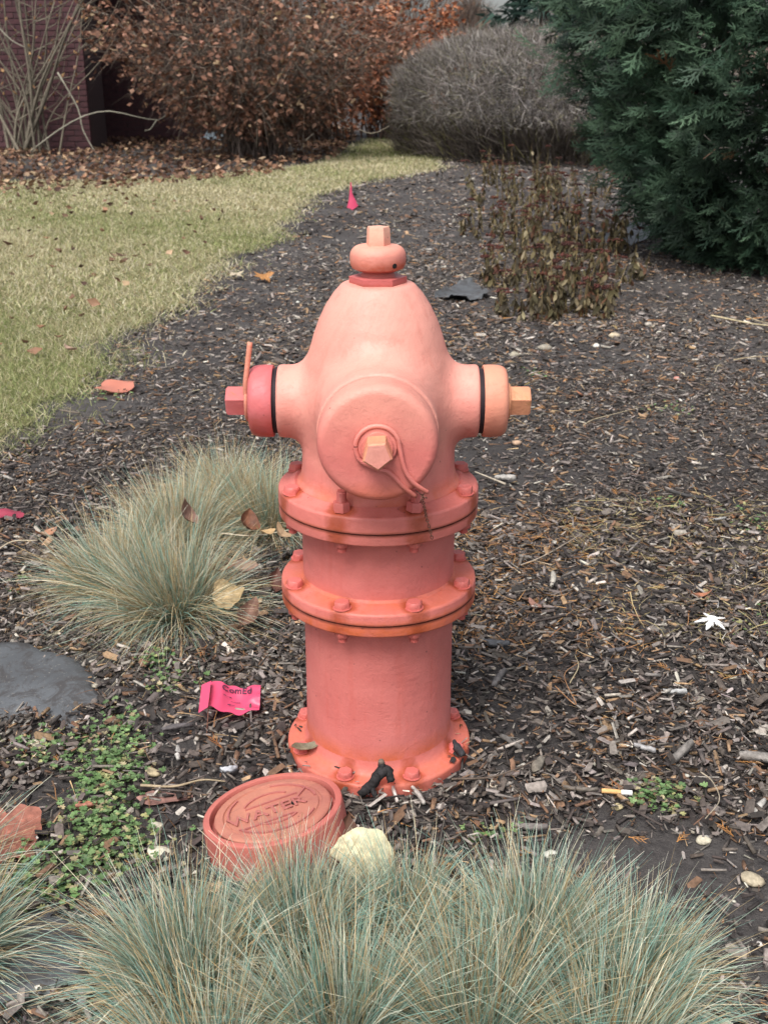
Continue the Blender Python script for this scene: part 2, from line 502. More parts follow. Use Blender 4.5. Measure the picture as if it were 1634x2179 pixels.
lx = np.arange(-12, 1.6, .05); ly = np.arange(.3, 17.5, .05)
LX, LY = np.meshgrid(lx, ly, indexing='ij')
_e = soft_noise(LX[:-1, :-1], LY[:-1, :-1], 14, 3) * .05 + soft_noise(LX[:-1, :-1], LY[:-1, :-1], 4.5, 8) * .09 - .03
ins = np.ones(_e.shape, bool)
for _dx, _dy in ((0, 0), (.10, 0), (-.10, 0), (0, .14), (0, -.14)):
    ins &= inside(lawn_w, LX[:-1, :-1] + .025 + _e + _dx, LY[:-1, :-1] + .025 + _e + _dy)
li = np.arange(LX.size).reshape(LX.shape)
Fl = np.stack([li[:-1, :-1], li[1:, :-1], li[1:, 1:], li[:-1, 1:]], -1)[ins]
used, inv = np.unique(Fl, return_inverse=True)
Vl = np.stack([LX, LY, hg(LX, LY) + .006], -1).reshape(-1, 3)[used]
lawn = link('lawn', raw_mesh('lawn', Vl, inv.reshape(-1, 4), M['lawn'], smooth=True))
tag(lawn, kind='structure')

def dist_fade(x, y, px, py, rx, ry):
    cx, cy = P(px, py)
    return np.exp(-(((x - cx) / rx) ** 2 + ((y - cy) / ry) ** 2) * 1.6)

def grass_blades(n, y0, y1, xl, xr, h, w, straw):
    y = rng.uniform(y0, y1, n); x = rng.uniform(xl, xr, n)
    edge = soft_noise(x, y, 14, 3) * .05 + soft_noise(x, y, 4.5, 8) * .09
    k = inside(lawn_w, x + edge + rng.normal(0, .07, n), y + edge + rng.normal(0, .09, n)); x, y = x[k], y[k]; m_ = len(x)
    d = np.stack([rng.normal(0, .75, m_), rng.normal(0, .75, m_), np.ones(m_)], -1)
    L = h * rng.uniform(.5, 1.25, m_)
    pn = soft_noise(x, y, 2.2, 11)
    green = rng.random(m_) > (straw + .34 * pn)
    cs = pick([(.60, .53, .33, 3), (.46, .40, .24, 2), (.70, .64, .46, 1.4), (.32, .24, .13, .5)], m_, .18)
    cg = pick([(.27, .30, .115, 3), (.37, .38, .17, 2), (.16, .20, .07, 1.3)], m_, .18)
    c = np.where(green[:, None], cg, cs)
    r = np.stack([x, y, hg(x, y)], -1)
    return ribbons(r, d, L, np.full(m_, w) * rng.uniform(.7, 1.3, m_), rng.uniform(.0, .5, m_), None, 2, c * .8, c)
parts = [grass_blades(130000, .55, 3.3, -2.3, -.2, .045, .0026, .52),
         grass_blades(150000, 3.3, 7.0, -4.0, .0, .045, .0045, .58),
         grass_blades(150000, 7.0, 12.5, -5.8, .8, .045, .0080, .78),
         grass_blades(20000, 10, 16.5, -1, 1.6, .05, .010, .40)]
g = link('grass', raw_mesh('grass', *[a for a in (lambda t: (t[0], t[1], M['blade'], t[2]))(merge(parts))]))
tag(g, 'short straw and green turf grass of the lawn', 'grass', kind='stuff')

# ------------------------------------------------------------------ mulch
def box_chip_proto():
    v = []
    for yy, s in ((-.5, .75), (.5, .55)):
        v += [(-.5 * s, yy, -.5), (.5 * s, yy, -.4), (.45 * s, yy, .4), (-.5 * s, yy, .5)]
    v = np.array(v)
    f = np.array([[0, 1, 2, 3], [7, 6, 5, 4], [0, 4, 5, 1], [1, 5, 6, 2], [2, 6, 7, 3], [3, 7, 4, 0]])
    return v, f
def ridge_proto():
    v = np.array([(-.5, -.4, -.3), (0, -.55, .3), (.5, -.45, -.2), (-.4, .45, -.3), (.05, .5, .4), (.45, .55, -.3)])
    f = np.array([[0, 1, 4, 3], [1, 2, 5, 4]])
    return v, f
CHIP_PAL = [(.034, .029, .027, 4.5), (.072, .060, .053, 4.5), (.125, .108, .098, 4), (.195, .175, .160, 2.6), (.30, .275, .25, 1.0), (.15, .090, .058, 1.6), (.26, .175, .105, .9), (.45, .42, .37, .22)]

bare = [(1400, 1850, .36, .17, .99), (60, 1450, .20, .14, .98), (720, 520, .6, 1.2, .45), (620, 620, .3, .5, .4), (1480, 620, .6, .6, .6), (1350, 1230, .22, .16, .6), (1600, 1180, .2, .2, .4), (330, 755, .38, .26, .85), (440, 660, .3, .4, .7), (560, 560, .4, .5, .6), (215, 860, .22, .22, .85), (170, 880, .2, .2, .9), (1060, 955, .16, .16, .8), (1240, 1250, .12, .12, .55),
        (100, 1720, .10, .14, .8), (330, 1760, .10, .06, .8), (450, 620, .5, .5, .35), (1450, 1990, .3, .12, .8), (60, 2050, .3, .2, .9), (1060, 640, .4, .5, .5), (1180, 1010, .25, .12, .3)]
FABRICS = [([(-160, 1352), (60, 1365), (190, 1415), (225, 1480), (160, 1555), (60, 1520), (-160, 1545)], 'bare patch of blue grey weed barrier in front of the fescue mound at left', .010, .0012, .0),
           ([(-40, 1960), (120, 1930), (200, 2000), (180, 2100), (0, 2150), (-100, 2080)], 'dark weed barrier showing at the bottom left between the clumps', .006, .002, .0),
           ([(925, 640), (960, 612), (1010, 600), (1040, 640), (990, 650)], 'torn grey weed barrier flap behind the right shoulder of the hydrant', .012, .004, .018),
           ([(1270, 520), (1310, 490), (1370, 480), (1395, 505), (1330, 528)], 'torn grey weed barrier flap between the sedum and the evergreen', .012, .004, .02)]
def bed_mask(x, y, soft=1.0):
    keep = np.ones(len(x))
    for px, py, rx, ry, a in bare:
        keep *= 1 - a * soft * dist_fade(x, y, px, py, rx, ry)
    keep *= np.clip(.85 + .45 * soft_noise(x, y, 6, 5), .25, 1)
    k = rng.random(len(x)) < keep
    k &= ~inside(lawn_w, x, y)
    for fb in FABRICS:
        fp = np.array([P(*p) for p in fb[0]]); fc_ = fp.mean(0)
        k &= ~(inside(fc_ + (fp - fc_) * .84, x, y) & (rng.random(len(x)) > .012))
    k &= (x * x + y * y) > .112 ** 2
    return k
def chips(n, y0, y1, xl0, xr0, xl1, xr1, proto, Lm, lift, pal=CHIP_PAL, wr=(.16, .42), tr=(.08, .22), tilt=.28):
    y = rng.uniform(y0, y1, n); t = (y - y0) / (y1 - y0)
    u = rng.random(n)
    x = (xl0 + (xl1 - xl0) * t) * (1 - u) + (xr0 + (xr1 - xr0) * t) * u
    k = bed_mask(x, y); x, y = x[k], y[k]; n = len(x)
    yaw = rng.uniform(0, 2 * math.pi, n); pit = rng.normal(0, tilt, n)
    d = np.stack([np.cos(yaw), np.sin(yaw), pit], -1)
    R = rot_to(d, rng.normal(0, .5, n))
    L = np.minimum(np.exp(rng.normal(math.log(Lm), .5, n)), Lm * 2.4)
    S = np.stack([L * rng.uniform(*wr, n), L, L * rng.uniform(*tr, n)], -1)
    z = hg(x, y) + lift * rng.random(n) ** 1.6 + .001
    inside_b = (x * x + y * y) < .145 ** 2
    z = np.where(inside_b, np.maximum(z, .0385), z)
    kk = ~inside_b | ((rng.random(n) < .10) & (L < .016))
    L_ = np.stack([x, y, z], -1)
    C = pick(pal, n, .2) * np.array([1.16, 1.12, 1.08])
    return scatter(proto[0], proto[1], R[kk], L_[kk], S[kk], C[kk])
bp, rp = box_chip_proto(), ridge_proto()
near = chips(30000, -.62, .75, -.62, .68, -.95, 1.0, bp, .0115, .018)
near2 = chips(24000, -.62, 1.0, -.62, .68, -1.05, 1.1, rp, .0125, .020, CHIP_PAL, (.25, .6), (.08, .25), .35)
near3 = chips(7500, -.62, 1.2, -.62, .68, -1.15, 1.2, bp, .024, .018, CHIP_PAL, (.06, .14), (.05, .10), .15)
mid = chips(46000, .75, 2.4, -1.25, 1.3, -1.9, 1.9, bp, .0125, .012)
far = chips(44000, 2.4, 5.5, -1.5, 2.1, -1.7, 3.3, rp, .017, .012)
far2 = chips(16000, 5.5, 13, -1.4, 3.0, -1.0, 3.0, rp, .028, .012)
V_, F_, C_ = merge([near, near2, near3, mid, far, far2])
o = link('wood_mulch', raw_mesh('wood_mulch', V_, F_, M['chip'], C_))
tag(o, 'dark shredded wood mulch covering the planting bed', 'mulch', kind='stuff')
# fine crumbs
cr = [chips(34000, -.62, 2.4, -.7, .75, -1.7, 2.0, rp, .0052, .006, [(.03, .026, .026, 4), (.08, .07, .07, 3), (.16, .14, .13, 1.5), (.30, .27, .24, .5), (.16, .08, .04, 1)], (.3, .8), (.2, .5)),
      chips(26000, 2.4, 7, -1.9, 2.0, -1, 3.4, rp, .008, .006, [(.03, .026, .026, 3), (.09, .08, .08, 3), (.20, .18, .17, 1.2), (.42, .39, .35, .35), (.2, .11, .06, 1)], (.3, .8), (.2, .5))]
V_, F_, C_ = merge(cr)
o = link('bark_crumbs', raw_mesh('bark_crumbs', V_, F_, M['chip'], C_))
tag(o, 'fine bark crumbs and grit scattered over the soil', 'grit', kind='stuff')

def needles(n, y0, y1, x0, x1, Lm, w, pal, lift=.016, bias=None):
    y = rng.uniform(y0, y1, n); x = rng.uniform(x0, x1, n)
    k = bed_mask(x, y, .8)
    if bias is not None: k &= rng.random(n) < bias(x, y)
    x, y = x[k], y[k]; n = len(x)
    a = rng.uniform(0, 2 * math.pi, n)
    d = np.stack([np.cos(a), np.sin(a), rng.normal(0, .12, n)], -1)
    L = np.exp(rng.normal(math.log(Lm), .45, n))
    r = np.stack([x, y, hg(x, y) + .004 + rng.random(n) * lift], -1)
    k = (x * x + y * y) > .16 ** 2
    c = pick(pal, n, .2)
    curl = np.stack([-np.sin(a), np.cos(a), np.zeros(n)], -1) * (L * rng.normal(0, .18, n))[:, None]
    side = np.stack([-np.sin(a), np.cos(a), rng.normal(0, .6, n)], -1)
    return ribbons(r[k], d[k], L[k], w * rng.uniform(.6, 1.5, k.sum()), rng.uniform(-.05, .1, k.sum()), side[k], 3, c[k], None, curl[k])
npal = [(.30, .15, .06, 3), (.36, .25, .14, 3), (.22, .11, .05, 2), (.48, .40, .28, 1), (.10, .06, .04, 2)]
parts = [needles(3600, -.6, 1.0, -.8, 1.1, .024, .0014, npal),
         needles(5200, 1.0, 4.5, -1.8, 2.6, .032, .0024, npal),
         needles(1500, .3, 1.0, .1, .5, .028, .0014, [(.36, .20, .08, 3), (.28, .13, .05, 2)]),
         needles(1300, .35, 1.1, .42, 1.1, .045, .0016, [(.36, .29, .15, 3), (.24, .2, .1, 2)]),
         needles(1500, 3, 9, -.3, 3, .05, .005, npal)]
V_, F_, C_ = merge(parts)
o = link('dry_needles', raw_mesh('dry_needles', V_, F_, M['twig'], C_))
tag(o, 'orange brown conifer needles and straw strewn on the mulch', 'needles', kind='stuff')

# arborvitae bits (flat fan-like scraps of orange foliage)
def spray_proto(depth=2, n=6, seed=0):
    r = np.random.default_rng(seed)
    V, F = [], []
    def strip(p, a, L, w, bend, lvl):
        cnt = n if lvl == 0 else (4 if lvl == 1 else 0)
        m_ = 3 if lvl == 0 else (2 if lvl == 1 else 1)
        pts = []
        for i in range(m_ + 1):
            t = i / m_; ang = a + bend * t
            pts.append(p + np.array([math.sin(ang), math.cos(ang), 0]) * L * t)
        b0 = len(V)
        for i, q in enumerate(pts):
            t = i / m_; ang = a + bend * t
            s = np.array([math.cos(ang), -math.sin(ang), 0]) * w * (1 - .8 * t)
            lift = np.array([0, 0, r.normal(0, .012)])
            V.append(q - s + lift); V.append(q + s + lift)
        for i in range(m_): F.append([b0 + 2 * i, b0 + 2 * i + 1, b0 + 2 * i + 3, b0 + 2 * i + 2])
        if lvl < depth:
            for j in range(cnt):
                t = .12 + .85 * j / cnt; ang = a + bend * t
                q = p + np.array([math.sin(ang), math.cos(ang), 0]) * L * t
                sgn = 1 if j % 2 else -1
                LL = L * (.62 if lvl == 0 else .42) * (1 - .55 * t) * r.uniform(.8, 1.2)
                q = q + np.array([0, 0, r.normal(0, .02)])
                strip(q, ang + sgn * r.uniform(.55, .85), LL, w * .9, -sgn * .25, lvl + 1)
    strip(np.zeros(3), 0, 1.0, .032, r.normal(0, .25), 0)
    return np.array(V), np.array(F)
small_spray = spray_proto(1, 7, 4)
def litter_sprays(n, y0, y1, x0, x1, sz):
    y = rng.uniform(y0, y1, n); x = rng.uniform(x0, x1, n); k = bed_mask(x, y, .7); x, y = x[k], y[k]; n = len(x)
    k = (x * x + y * y) > .17 ** 2; x, y = x[k], y[k]; n = len(x)
    a = rng.uniform(0, 6.28, n); d = np.stack([np.cos(a), np.sin(a), rng.normal(0, .1, n)], -1)
    return scatter(small_spray[0], small_spray[1], rot_to(d, rng.normal(0, .3, n)), np.stack([x, y, hg(x, y) + .008 + .01 * rng.random(n)], -1), sz * rng.uniform(.6, 1.4, n), pick([(.40, .19, .06, 3), (.30, .12, .04, 2), (.42, .30, .12, 1)], n))
parts = [litter_sprays(230, -.5, 1.2, -.8, 1.1, .026), litter_sprays(420, 1.2, 5, -1.2, 2.4, .034)]
V_, F_, C_ = merge(parts)
o = link('conifer_litter', raw_mesh('conifer_litter', V_, F_, M['leaf'], C_))
tag(o, 'orange fallen conifer scraps lying on the mulch', 'plant litter', kind='stuff')

# ------------------------------------------------------------------ hydrant
HYD = empty('fire_hydrant', (0, 0, 0), 'salmon pink fire hydrant with two side caps and a big front cap in the mulch', 'fire hydrant')

def lathe(name, prof, mat, parent=None, n=96, axis='Z', loc=(0, 0, 0), smooth=35, tilt=None):
    bm = bmesh.new(); rings = []
    for r, z in prof:
        if r < 1e-5: rings.append([bm.verts.new((0, 0, z))])
        else: rings.append([bm.verts.new((r * math.cos(2 * math.pi * i / n), r * math.sin(2 * math.pi * i / n), z)) for i in range(n)])
    for a, b_ in zip(rings[:-1], rings[1:]):
        for i in range(n):
            j = (i + 1) % n
            if len(a) == 1 and len(b_) == 1: continue
            if len(a) == 1: bm.faces.new((a[0], b_[j], b_[i])) if False else bm.faces.new((a[0], b_[i], b_[j]))
            elif len(b_) == 1: bm.faces.new((a[i], b_[0], a[j])) if False else bm.faces.new((a[j], b_[0], a[i]))
            else: bm.faces.new((a[i], b_[i], b_[j], a[j]))
    bmesh.ops.recalc_face_normals(bm, faces=bm.faces)
    Mx = {'Z': Matrix.Identity(4), 'X': Matrix.Rotation(math.pi / 2, 4, 'Y'), '-X': Matrix.Rotation(-math.pi / 2, 4, 'Y'), '-Y': Matrix.Rotation(math.pi / 2, 4, 'X')}[axis]
    if tilt is not None: Mx = tilt @ Mx
    bm.transform(Matrix.Translation(loc) @ Mx)
    me = bm_mesh(name, bm, mat, smooth)
    return link(name, me, parent)

def arc(cx, cz, r, a0, a1, n=6):
    return [(cx + r * math.cos(math.radians(a0 + (a1 - a0) * i / n)), cz + r * math.sin(math.radians(a0 + (a1 - a0) * i / n))) for i in range(n + 1)]

# upper body: blended distance field turned into one mesh
ARM_Z, ARM_R, PUMP_R = .570, .0490, .0745
def build_body():
    h = .0026
    xs = np.arange(-.152, .152 + h, h); ys = np.arange(-.172, .118, h); zs = np.arange(.432, .742, h)
    X, Y, Z = np.meshgrid(xs, ys, zs, indexing='ij')
    prof_z = [.43, .452, .456, .462, .475, .51, .57, .60, .630, .645, .6644, .6837, .7027, .7191, .731, .738]
    prof_r = [.1185, .1185, .1155, .1105, .1080, .1065, .105, .1025, .0978, .0930, .0873, .0803, .0712, .0605, .0500, .0430]
    R = np.interp(Z, prof_z, prof_r)
    slope = np.interp(Z, prof_z, np.gradient(prof_r, prof_z))
    rr = np.sqrt(X ** 2 + Y ** 2)
    body = (rr - R) / np.sqrt(1 + slope ** 2)
    body = np.maximum(body, Z - .7335)
    body = np.maximum(body, .4525 - Z)
    armr = ARM_R + .0015 * np.clip((np.abs(X) - .10) / .03, 0, 1)
    def rounded(rad, r, ax, lim, e):
        a = rad - r; b = ax - lim
        return np.maximum(a, b) if e <= 0 else np.minimum(np.maximum(a + e, b + e), 0) + np.sqrt(np.maximum(a + e, 0) ** 2 + np.maximum(b + e, 0) ** 2) - e
    arm = rounded(np.sqrt(Y ** 2 + (Z - ARM_Z) ** 2), armr, np.abs(X), .1385, .004)
    pump = rounded(np.sqrt(X ** 2 + (Z - ARM_Z) ** 2), PUMP_R + .0035, -Y, .152, .003)
    pump = np.maximum(pump, Y)
    def smin(a, b, k):
        h_ = np.clip(.5 + .5 * (b - a) / k, 0, 1)
        return b * (1 - h_) + a * h_ - k * h_ * (1 - h_)
    Fd = smin(body, arm, .026)
    Fd = smin(Fd, pump, .030)
    Fd = np.maximum(Fd, .4525 - Z)
    # surface nets
    s = Fd < 0
    nx, ny, nz = Fd.shape
    corners = [(i, j, k) for i in (0, 1) for j in (0, 1) for k in (0, 1)]
    def sl(a, o_, n_): return a[o_[0]:n_[0] - 1 + o_[0], o_[1]:n_[1] - 1 + o_[1], o_[2]:n_[2] - 1 + o_[2]]
    cnt = sum(sl(s, c_, (nx, ny, nz)).astype(int) for c_ in corners)
    act = (cnt > 0) & (cnt < 8)
    ci = np.argwhere(act)
    acc = np.zeros((len(ci), 3)); num = np.zeros(len(ci))
    g_ = lambda c_: Fd[ci[:, 0] + c_[0], ci[:, 1] + c_[1], ci[:, 2] + c_[2]]
    for a_ in corners:
        for ax in range(3):
            if a_[ax] == 0:
                b_ = list(a_); b_[ax] = 1; b_ = tuple(b_)
                fa, fb = g_(a_), g_(b_)
                cr_ = (fa < 0) != (fb < 0)
                t = np.where(cr_, fa / (fa - fb + 1e-20), 0)
                p = np.array(a_, float)[None] + np.eye(3)[ax][None] * t[:, None]
                acc += p * cr_[:, None]; num += cr_
    Vv = (ci + acc / num[:, None]) * h + np.array([xs[0], ys[0], zs[0]])
    idm = -np.ones((nx - 1, ny - 1, nz - 1), int); idm[tuple(ci.T)] = np.arange(len(ci))
    Fs = []
    for ax in range(3):
        u, v = [(1, 2), (2, 0), (0, 1)][ax]
        sh = [nx, ny, nz]
        a_ = [slice(None)] * 3; b_ = [slice(None)] * 3
        a_[ax] = slice(0, sh[ax] - 1); b_[ax] = slice(1, sh[ax])
        for w_ in (u, v): a_[w_] = slice(1, sh[w_] - 1); b_[w_] = slice(1, sh[w_] - 1)
        sa, sb = s[tuple(a_)], s[tuple(b_)]
        e = np.argwhere(sa != sb)
        flip = sa[tuple(e.T)]
        base = e.copy(); base[:, u] += 1; base[:, v] += 1
        def off(du, dv):
            q = base.copy(); q[:, u] -= du; q[:, v] -= dv
            return idm[q[:, 0], q[:, 1], q[:, 2]]
        q = np.stack([off(1, 1), off(0, 1), off(0, 0), off(1, 0)], -1)
        q[~flip] = q[~flip][:, ::-1]
        Fs.append(q)
    Ff = np.concatenate(Fs); Ff = Ff[(Ff >= 0).all(1)]
    # a little relaxation keeps the grid pattern out of the shading
    for _ in range(4):
        sm = np.zeros_like(Vv); ct = np.zeros(len(Vv))
        for a1 in range(4):
            i0, i1 = Ff[:, a1], Ff[:, (a1 + 1) % 4]
            np.add.at(sm, i0, Vv[i1]); np.add.at(ct, i0, 1); np.add.at(sm, i1, Vv[i0]); np.add.at(ct, i1, 1)
        Vv = Vv * .5 + .5 * sm / ct[:, None]
    return raw_mesh('body', Vv, Ff, M['body'], smooth=True)
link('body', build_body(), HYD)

# barrels
lathe('upper_barrel', [(.1100, .300), (.1100, .404), (.1125, .409), (.114, .4105)], M['barrel'], HYD)
lathe('lower_barrel', [(.1135, .0360), (.1130, .040), (.1115, .048), (.1108, .060), (.1100, .12), (.1100, .268), (.1120, .2740), (.1135, .2756)], M['barrel'], HYD)

def flange(name, z0, zs_, z1, r, mat, hub=None, parent=HYD):
    e = .0045
    prof = [(.09, z0)] + arc(r - e * .6, z0 + e * .6, e * .6, -90, 0, 3) + [(r, zs_ - .0012), (r - .0035, zs_ - .0004), (r - .0035, zs_ + .0004), (r + .0006, zs_ + .0014)]
    prof += arc(r - e, z1 - e, e, 0, 90, 5)
    if hub: prof += hub
    else: prof += [(.125, z1 + .0008)]
    prof += [(.1125, z1 + .003), (.1095, z1 + .0075), (.09, z1 + .0076)]
    o = lathe(name, prof, mat, parent, 128)
    return o
flange('upper_flange', .4100, .4268, .4510, .1420, M['flange'], [(.128, .4525), (.1225, .4560), (.1190, .4575)])
flange('middle_flange', .2750, .2915, .3096, .1420, M['flange'])
lathe('base_flange', [(.09, -.01), (.1395, -.01), (.1412, .004)] + arc(.1360, .0285, .0052, 0, 90, 5) + [(.122, .0345), (.1165, .0385), (.1125, .046), (.111, .056), (.09, .057)], M['flange'], HYD, 128)

def hex_head_bm(R_, H_, seg=6, z=0.0, cham=.18):
    bm = bmesh.new()
    def ring(r, z_, off=0):
        return [bm.verts.new((r * math.cos(2 * math.pi * (i + off) / seg), r * math.sin(2 * math.pi * (i + off) / seg), z_)) for i in range(seg)]
    a = ring(R_, z); b_ = ring(R_, z + H_ * (1 - cham)); c_ = ring(R_ * .86, z + H_)
    for p, q in ((a, b_), (b_, c_)):
        for i in range(seg):
            j = (i + 1) % seg
            bm.faces.new((p[i], p[j], q[j], q[i]))
    bm.faces.new(c_); bm.faces.new(a[::-1])
    return bm
def add_cyl(bm, r, z0, z1, n=16):
    r_ = bmesh.ops.create_cone(bm, cap_ends=True, segments=n, radius1=r, radius2=r, depth=z1 - z0, matrix=Matrix.Translation((0, 0, (z0 + z1) / 2)))
    return r_
def bevel_all(bm, w=.0007, seg=2):
    es = [e for e in bm.edges if len(e.link_faces) == 2 and e.calc_face_angle(0) > .5]
    bmesh.ops.bevel(bm, geom=es, offset=w, segments=seg, profile=.6, affect='EDGES')
bm = hex_head_bm(.0116, .0104); bevel_all(bm, .0005); add_cyl(bm, .0132, -.0002, .0011, 20)
ME_BOLT = bm_mesh('bolt', bm, M['bolt'], 50)
bm = hex_head_bm(.0108, .0095); bevel_all(bm, .0008); add_cyl(bm, .0056, .0, .017, 16)
for k in range(5): bmesh.ops.create_cone(bm, cap_ends=True, segments=14, radius1=.0062, radius2=.0052, depth=.0012, matrix=Matrix.Translation((0, 0, .0105 + k * .0016)))
ME_NUT = bm_mesh('nut_below', bm, M['bolt'], 50)
bm = hex_head_bm(.0118, .0130); bevel_all(bm, .0005); add_cyl(bm, .0060, 0, .0285, 18)
for k in range(9): bmesh.ops.create_cone(bm, cap_ends=True, segments=16, radius1=.0069, radius2=.0058, depth=.0013, matrix=Matrix.Translation((0, 0, .0132 + k * .00165)))
ME_STUD = bm_mesh('stud', bm, M['bolt'], 50)
BR = .1290
for zi, (z_top, z_bot) in enumerate([(.4525, .4100), (.3104, .2750), (.0350, None)]):
    for k in range(8):
        a = math.radians(22.5 + 45 * k)
        front = zi == 0 and k in (5, 6)
        b_ = link('bolt', ME_STUD if front else ME_BOLT, HYD)
        rad = BR if zi < 2 else .1265
        if front: b_['label'] = 'threaded stud with a nut'; rad = .1265
        b_.location = (rad * math.cos(a), rad * math.sin(a), z_top - (.0006 if not front else 0))
        b_.rotation_euler = (rng.normal(0, .04), rng.normal(0, .04), rng.uniform(0, 1))
        if z_bot is not None:
            n_ = link('nut', ME_NUT, HYD)
            n_.location = (rad * math.cos(a), rad * math.sin(a), z_bot + .0005)
            n_.rotation_euler = (math.pi, 0, rng.uniform(0, 1))

# side caps: thread in the gap, cap shell, washer, pentagon nut
def side_cap(sgn, cmat, nmat, label):
    ax = 'X' if sgn > 0 else '-X'
    loc = (0, 0, ARM_Z)
    cap = lathe('side_cap', [(.040, .1445), (.0487, .1440), (.0498, .1455), (.0502, .1550), (.0496, .1640)] + arc(.0385, .1665, .0105, 12, 90, 7) + [(.02, .1772), (0, .1775)], cmat, HYD, 72, ax, loc)
    cap['label'] = label
    lathe('thread_ring', [(.030, .134), (.0448, .134), (.0448, .147), (.030, .147)], M['gasket'], cap, 64, ax, loc)
    lathe('washer', [(.010, .1770), (.0245, .1770), (.0250, .1782), (.0250, .1806), (.0240, .1815), (.010, .1816)], nmat, cap, 48, ax, loc)
    bm = hex_head_bm(.0205, .0285, 5, 0, .10); bevel_all(bm, .0012)
    bm.transform(Matrix.Translation((sgn * .1815, 0, ARM_Z)) @ Matrix.Rotation(sgn * math.pi / 2, 4, 'Y') @ Matrix.Rotation(math.pi if sgn > 0 else 0, 4, 'Z'))
    link('nut', bm_mesh('nut', bm, nmat, 40), cap)
    return cap
cl = side_cap(-1, M['cap_left'], M['nut_pink'], 'crimson pink side cap')
cr_ = side_cap(1, M['cap_right'], M['nut_tan'], 'peach orange side cap')
# flattened hanger ring round the left nut with a finger standing up
parts = [tube_np([(-.1805, .0265 * math.cos(t), ARM_Z + .0265 * math.sin(t)) for t in np.linspace(0, 2 * math.pi, 37)], .0026, 8)]
parts.append(tube_np(smooth_curve([(-.1805, -.020, ARM_Z + .014), (-.1800, -.021, ARM_Z + .032), (-.1765, -.016, ARM_Z + .058), (-.1725, -.013, ARM_Z + .0855)], 18), .0036, 8))
V_, F_, C_ = merge(parts)
link('hanger', raw_mesh('hanger', V_, F_, M['cap_right'], smooth=True), cl)

# front cap
FCY = -.155
tilt = None
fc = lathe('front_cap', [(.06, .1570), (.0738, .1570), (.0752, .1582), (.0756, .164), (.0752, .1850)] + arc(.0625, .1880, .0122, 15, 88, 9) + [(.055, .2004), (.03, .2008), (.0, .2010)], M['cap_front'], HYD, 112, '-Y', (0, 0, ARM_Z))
lathe('thread_ring', [(.05, .148), (.0728, .148), (.0728, .160), (.05, .160)], M['gasket'], fc, 80, '-Y', (0, 0, ARM_Z))
lathe('washer', [(.01, .2005), (.0238, .2005), (.0245, .2015), (.0245, .2040), (.0232, .2052), (.0195, .2056), (.0190, .2085), (.01, .2086)], M['cap_front'], fc, 56, '-Y', (0, 0, ARM_Z))
bm = hex_head_bm(.0190, .032, 5, 0, .06); bevel_all(bm, .0012)
bm.transform(Matrix.Translation((0, -.2080, ARM_Z)) @ Matrix.Rotation(math.pi / 2, 4, 'X') @ Matrix.Rotation(math.radians(-86), 4, 'Z'))
_nm = bm_mesh('nut', bm, M['nut_tan'], 40); _nm.materials.append(M['body'])
for p_ in _nm.polygons:
    if p_.normal.y < -.9: p_.material_index = 1
link('nut', _nm, fc)
# wire bail: goes round the washer and both ends run to the lower right
fy = -.2050
rr_ = .0268
angs = np.radians(np.linspace(-8, 245, 26))
loop = [(rr_ * math.cos(a), fy, ARM_Z + rr_ * math.sin(a)) for a in angs]
right_leg = [(.0300, fy - .001, ARM_Z - .016), (.034, fy - .001, ARM_Z - .030), (.0425, fy + .001, ARM_Z - .0445), (.0535, fy + .006, ARM_Z - .0555), (.0620, fy + .012, ARM_Z - .0630)]
left_leg = [(.001, fy - .001, ARM_Z - .0285), (.012, fy - .001, ARM_Z - .0310), (.0215, fy, ARM_Z - .0400), (.0330, fy + .004, ARM_Z - .0540), (.0480, fy + .012, ARM_Z - .0685)]
pth = smooth_curve(right_leg[::-1] + loop[1:-1:2] + left_leg, 120)
V_, F_, C_ = tube_np(pth, .0030, 9)
link('wire_bail', raw_mesh('wire_bail', V_, F_, M['cap_front'], smooth=True), fc)
# short length of rusty chain hanging off it
parts = []
cp = np.array([(.0555, fy + .010, ARM_Z - .0660), (.0575, fy + .013, ARM_Z - .079), (.0600, fy + .018, ARM_Z - .091), (.0615, fy + .022, ARM_Z - .100), (.0660, fy + .030, ARM_Z - .118), (.0700, fy + .036, ARM_Z - .136)])
cc_ = smooth_curve(cp, 20)
for i in range(len(cc_) - 1):
    a_, b_ = cc_[i], cc_[i + 1]; mdl = (a_ + b_) / 2; d = b_ - a_; L = np.linalg.norm(d); d /= L
    sd_ = np.cross(d, [0, 1, 0]) if i % 2 else np.array([0, 1.0, 0]); sd_ = sd_ / (np.linalg.norm(sd_) + 1e-9)
    t = np.linspace(0, 2 * math.pi, 9)
    parts.append(tube_np([mdl + d * L * .72 * math.cos(q) + sd_ * .0017 * math.sin(q) for q in t], .0006, 5))
for (dx, dz) in ((-.008, .006), (.004, .004), (.006, -.004), (-.002, -.010)):
    parts.append(tube_np([cp[0], cp[0] + np.array([dx * .5, -.002, dz * .5]), cp[0] + np.array([dx, 0, dz])], .0009, 5))
V_, F_, C_ = merge(parts)
link('chain', raw_mesh('chain', V_, F_, M['rusty'], smooth=True), fc)

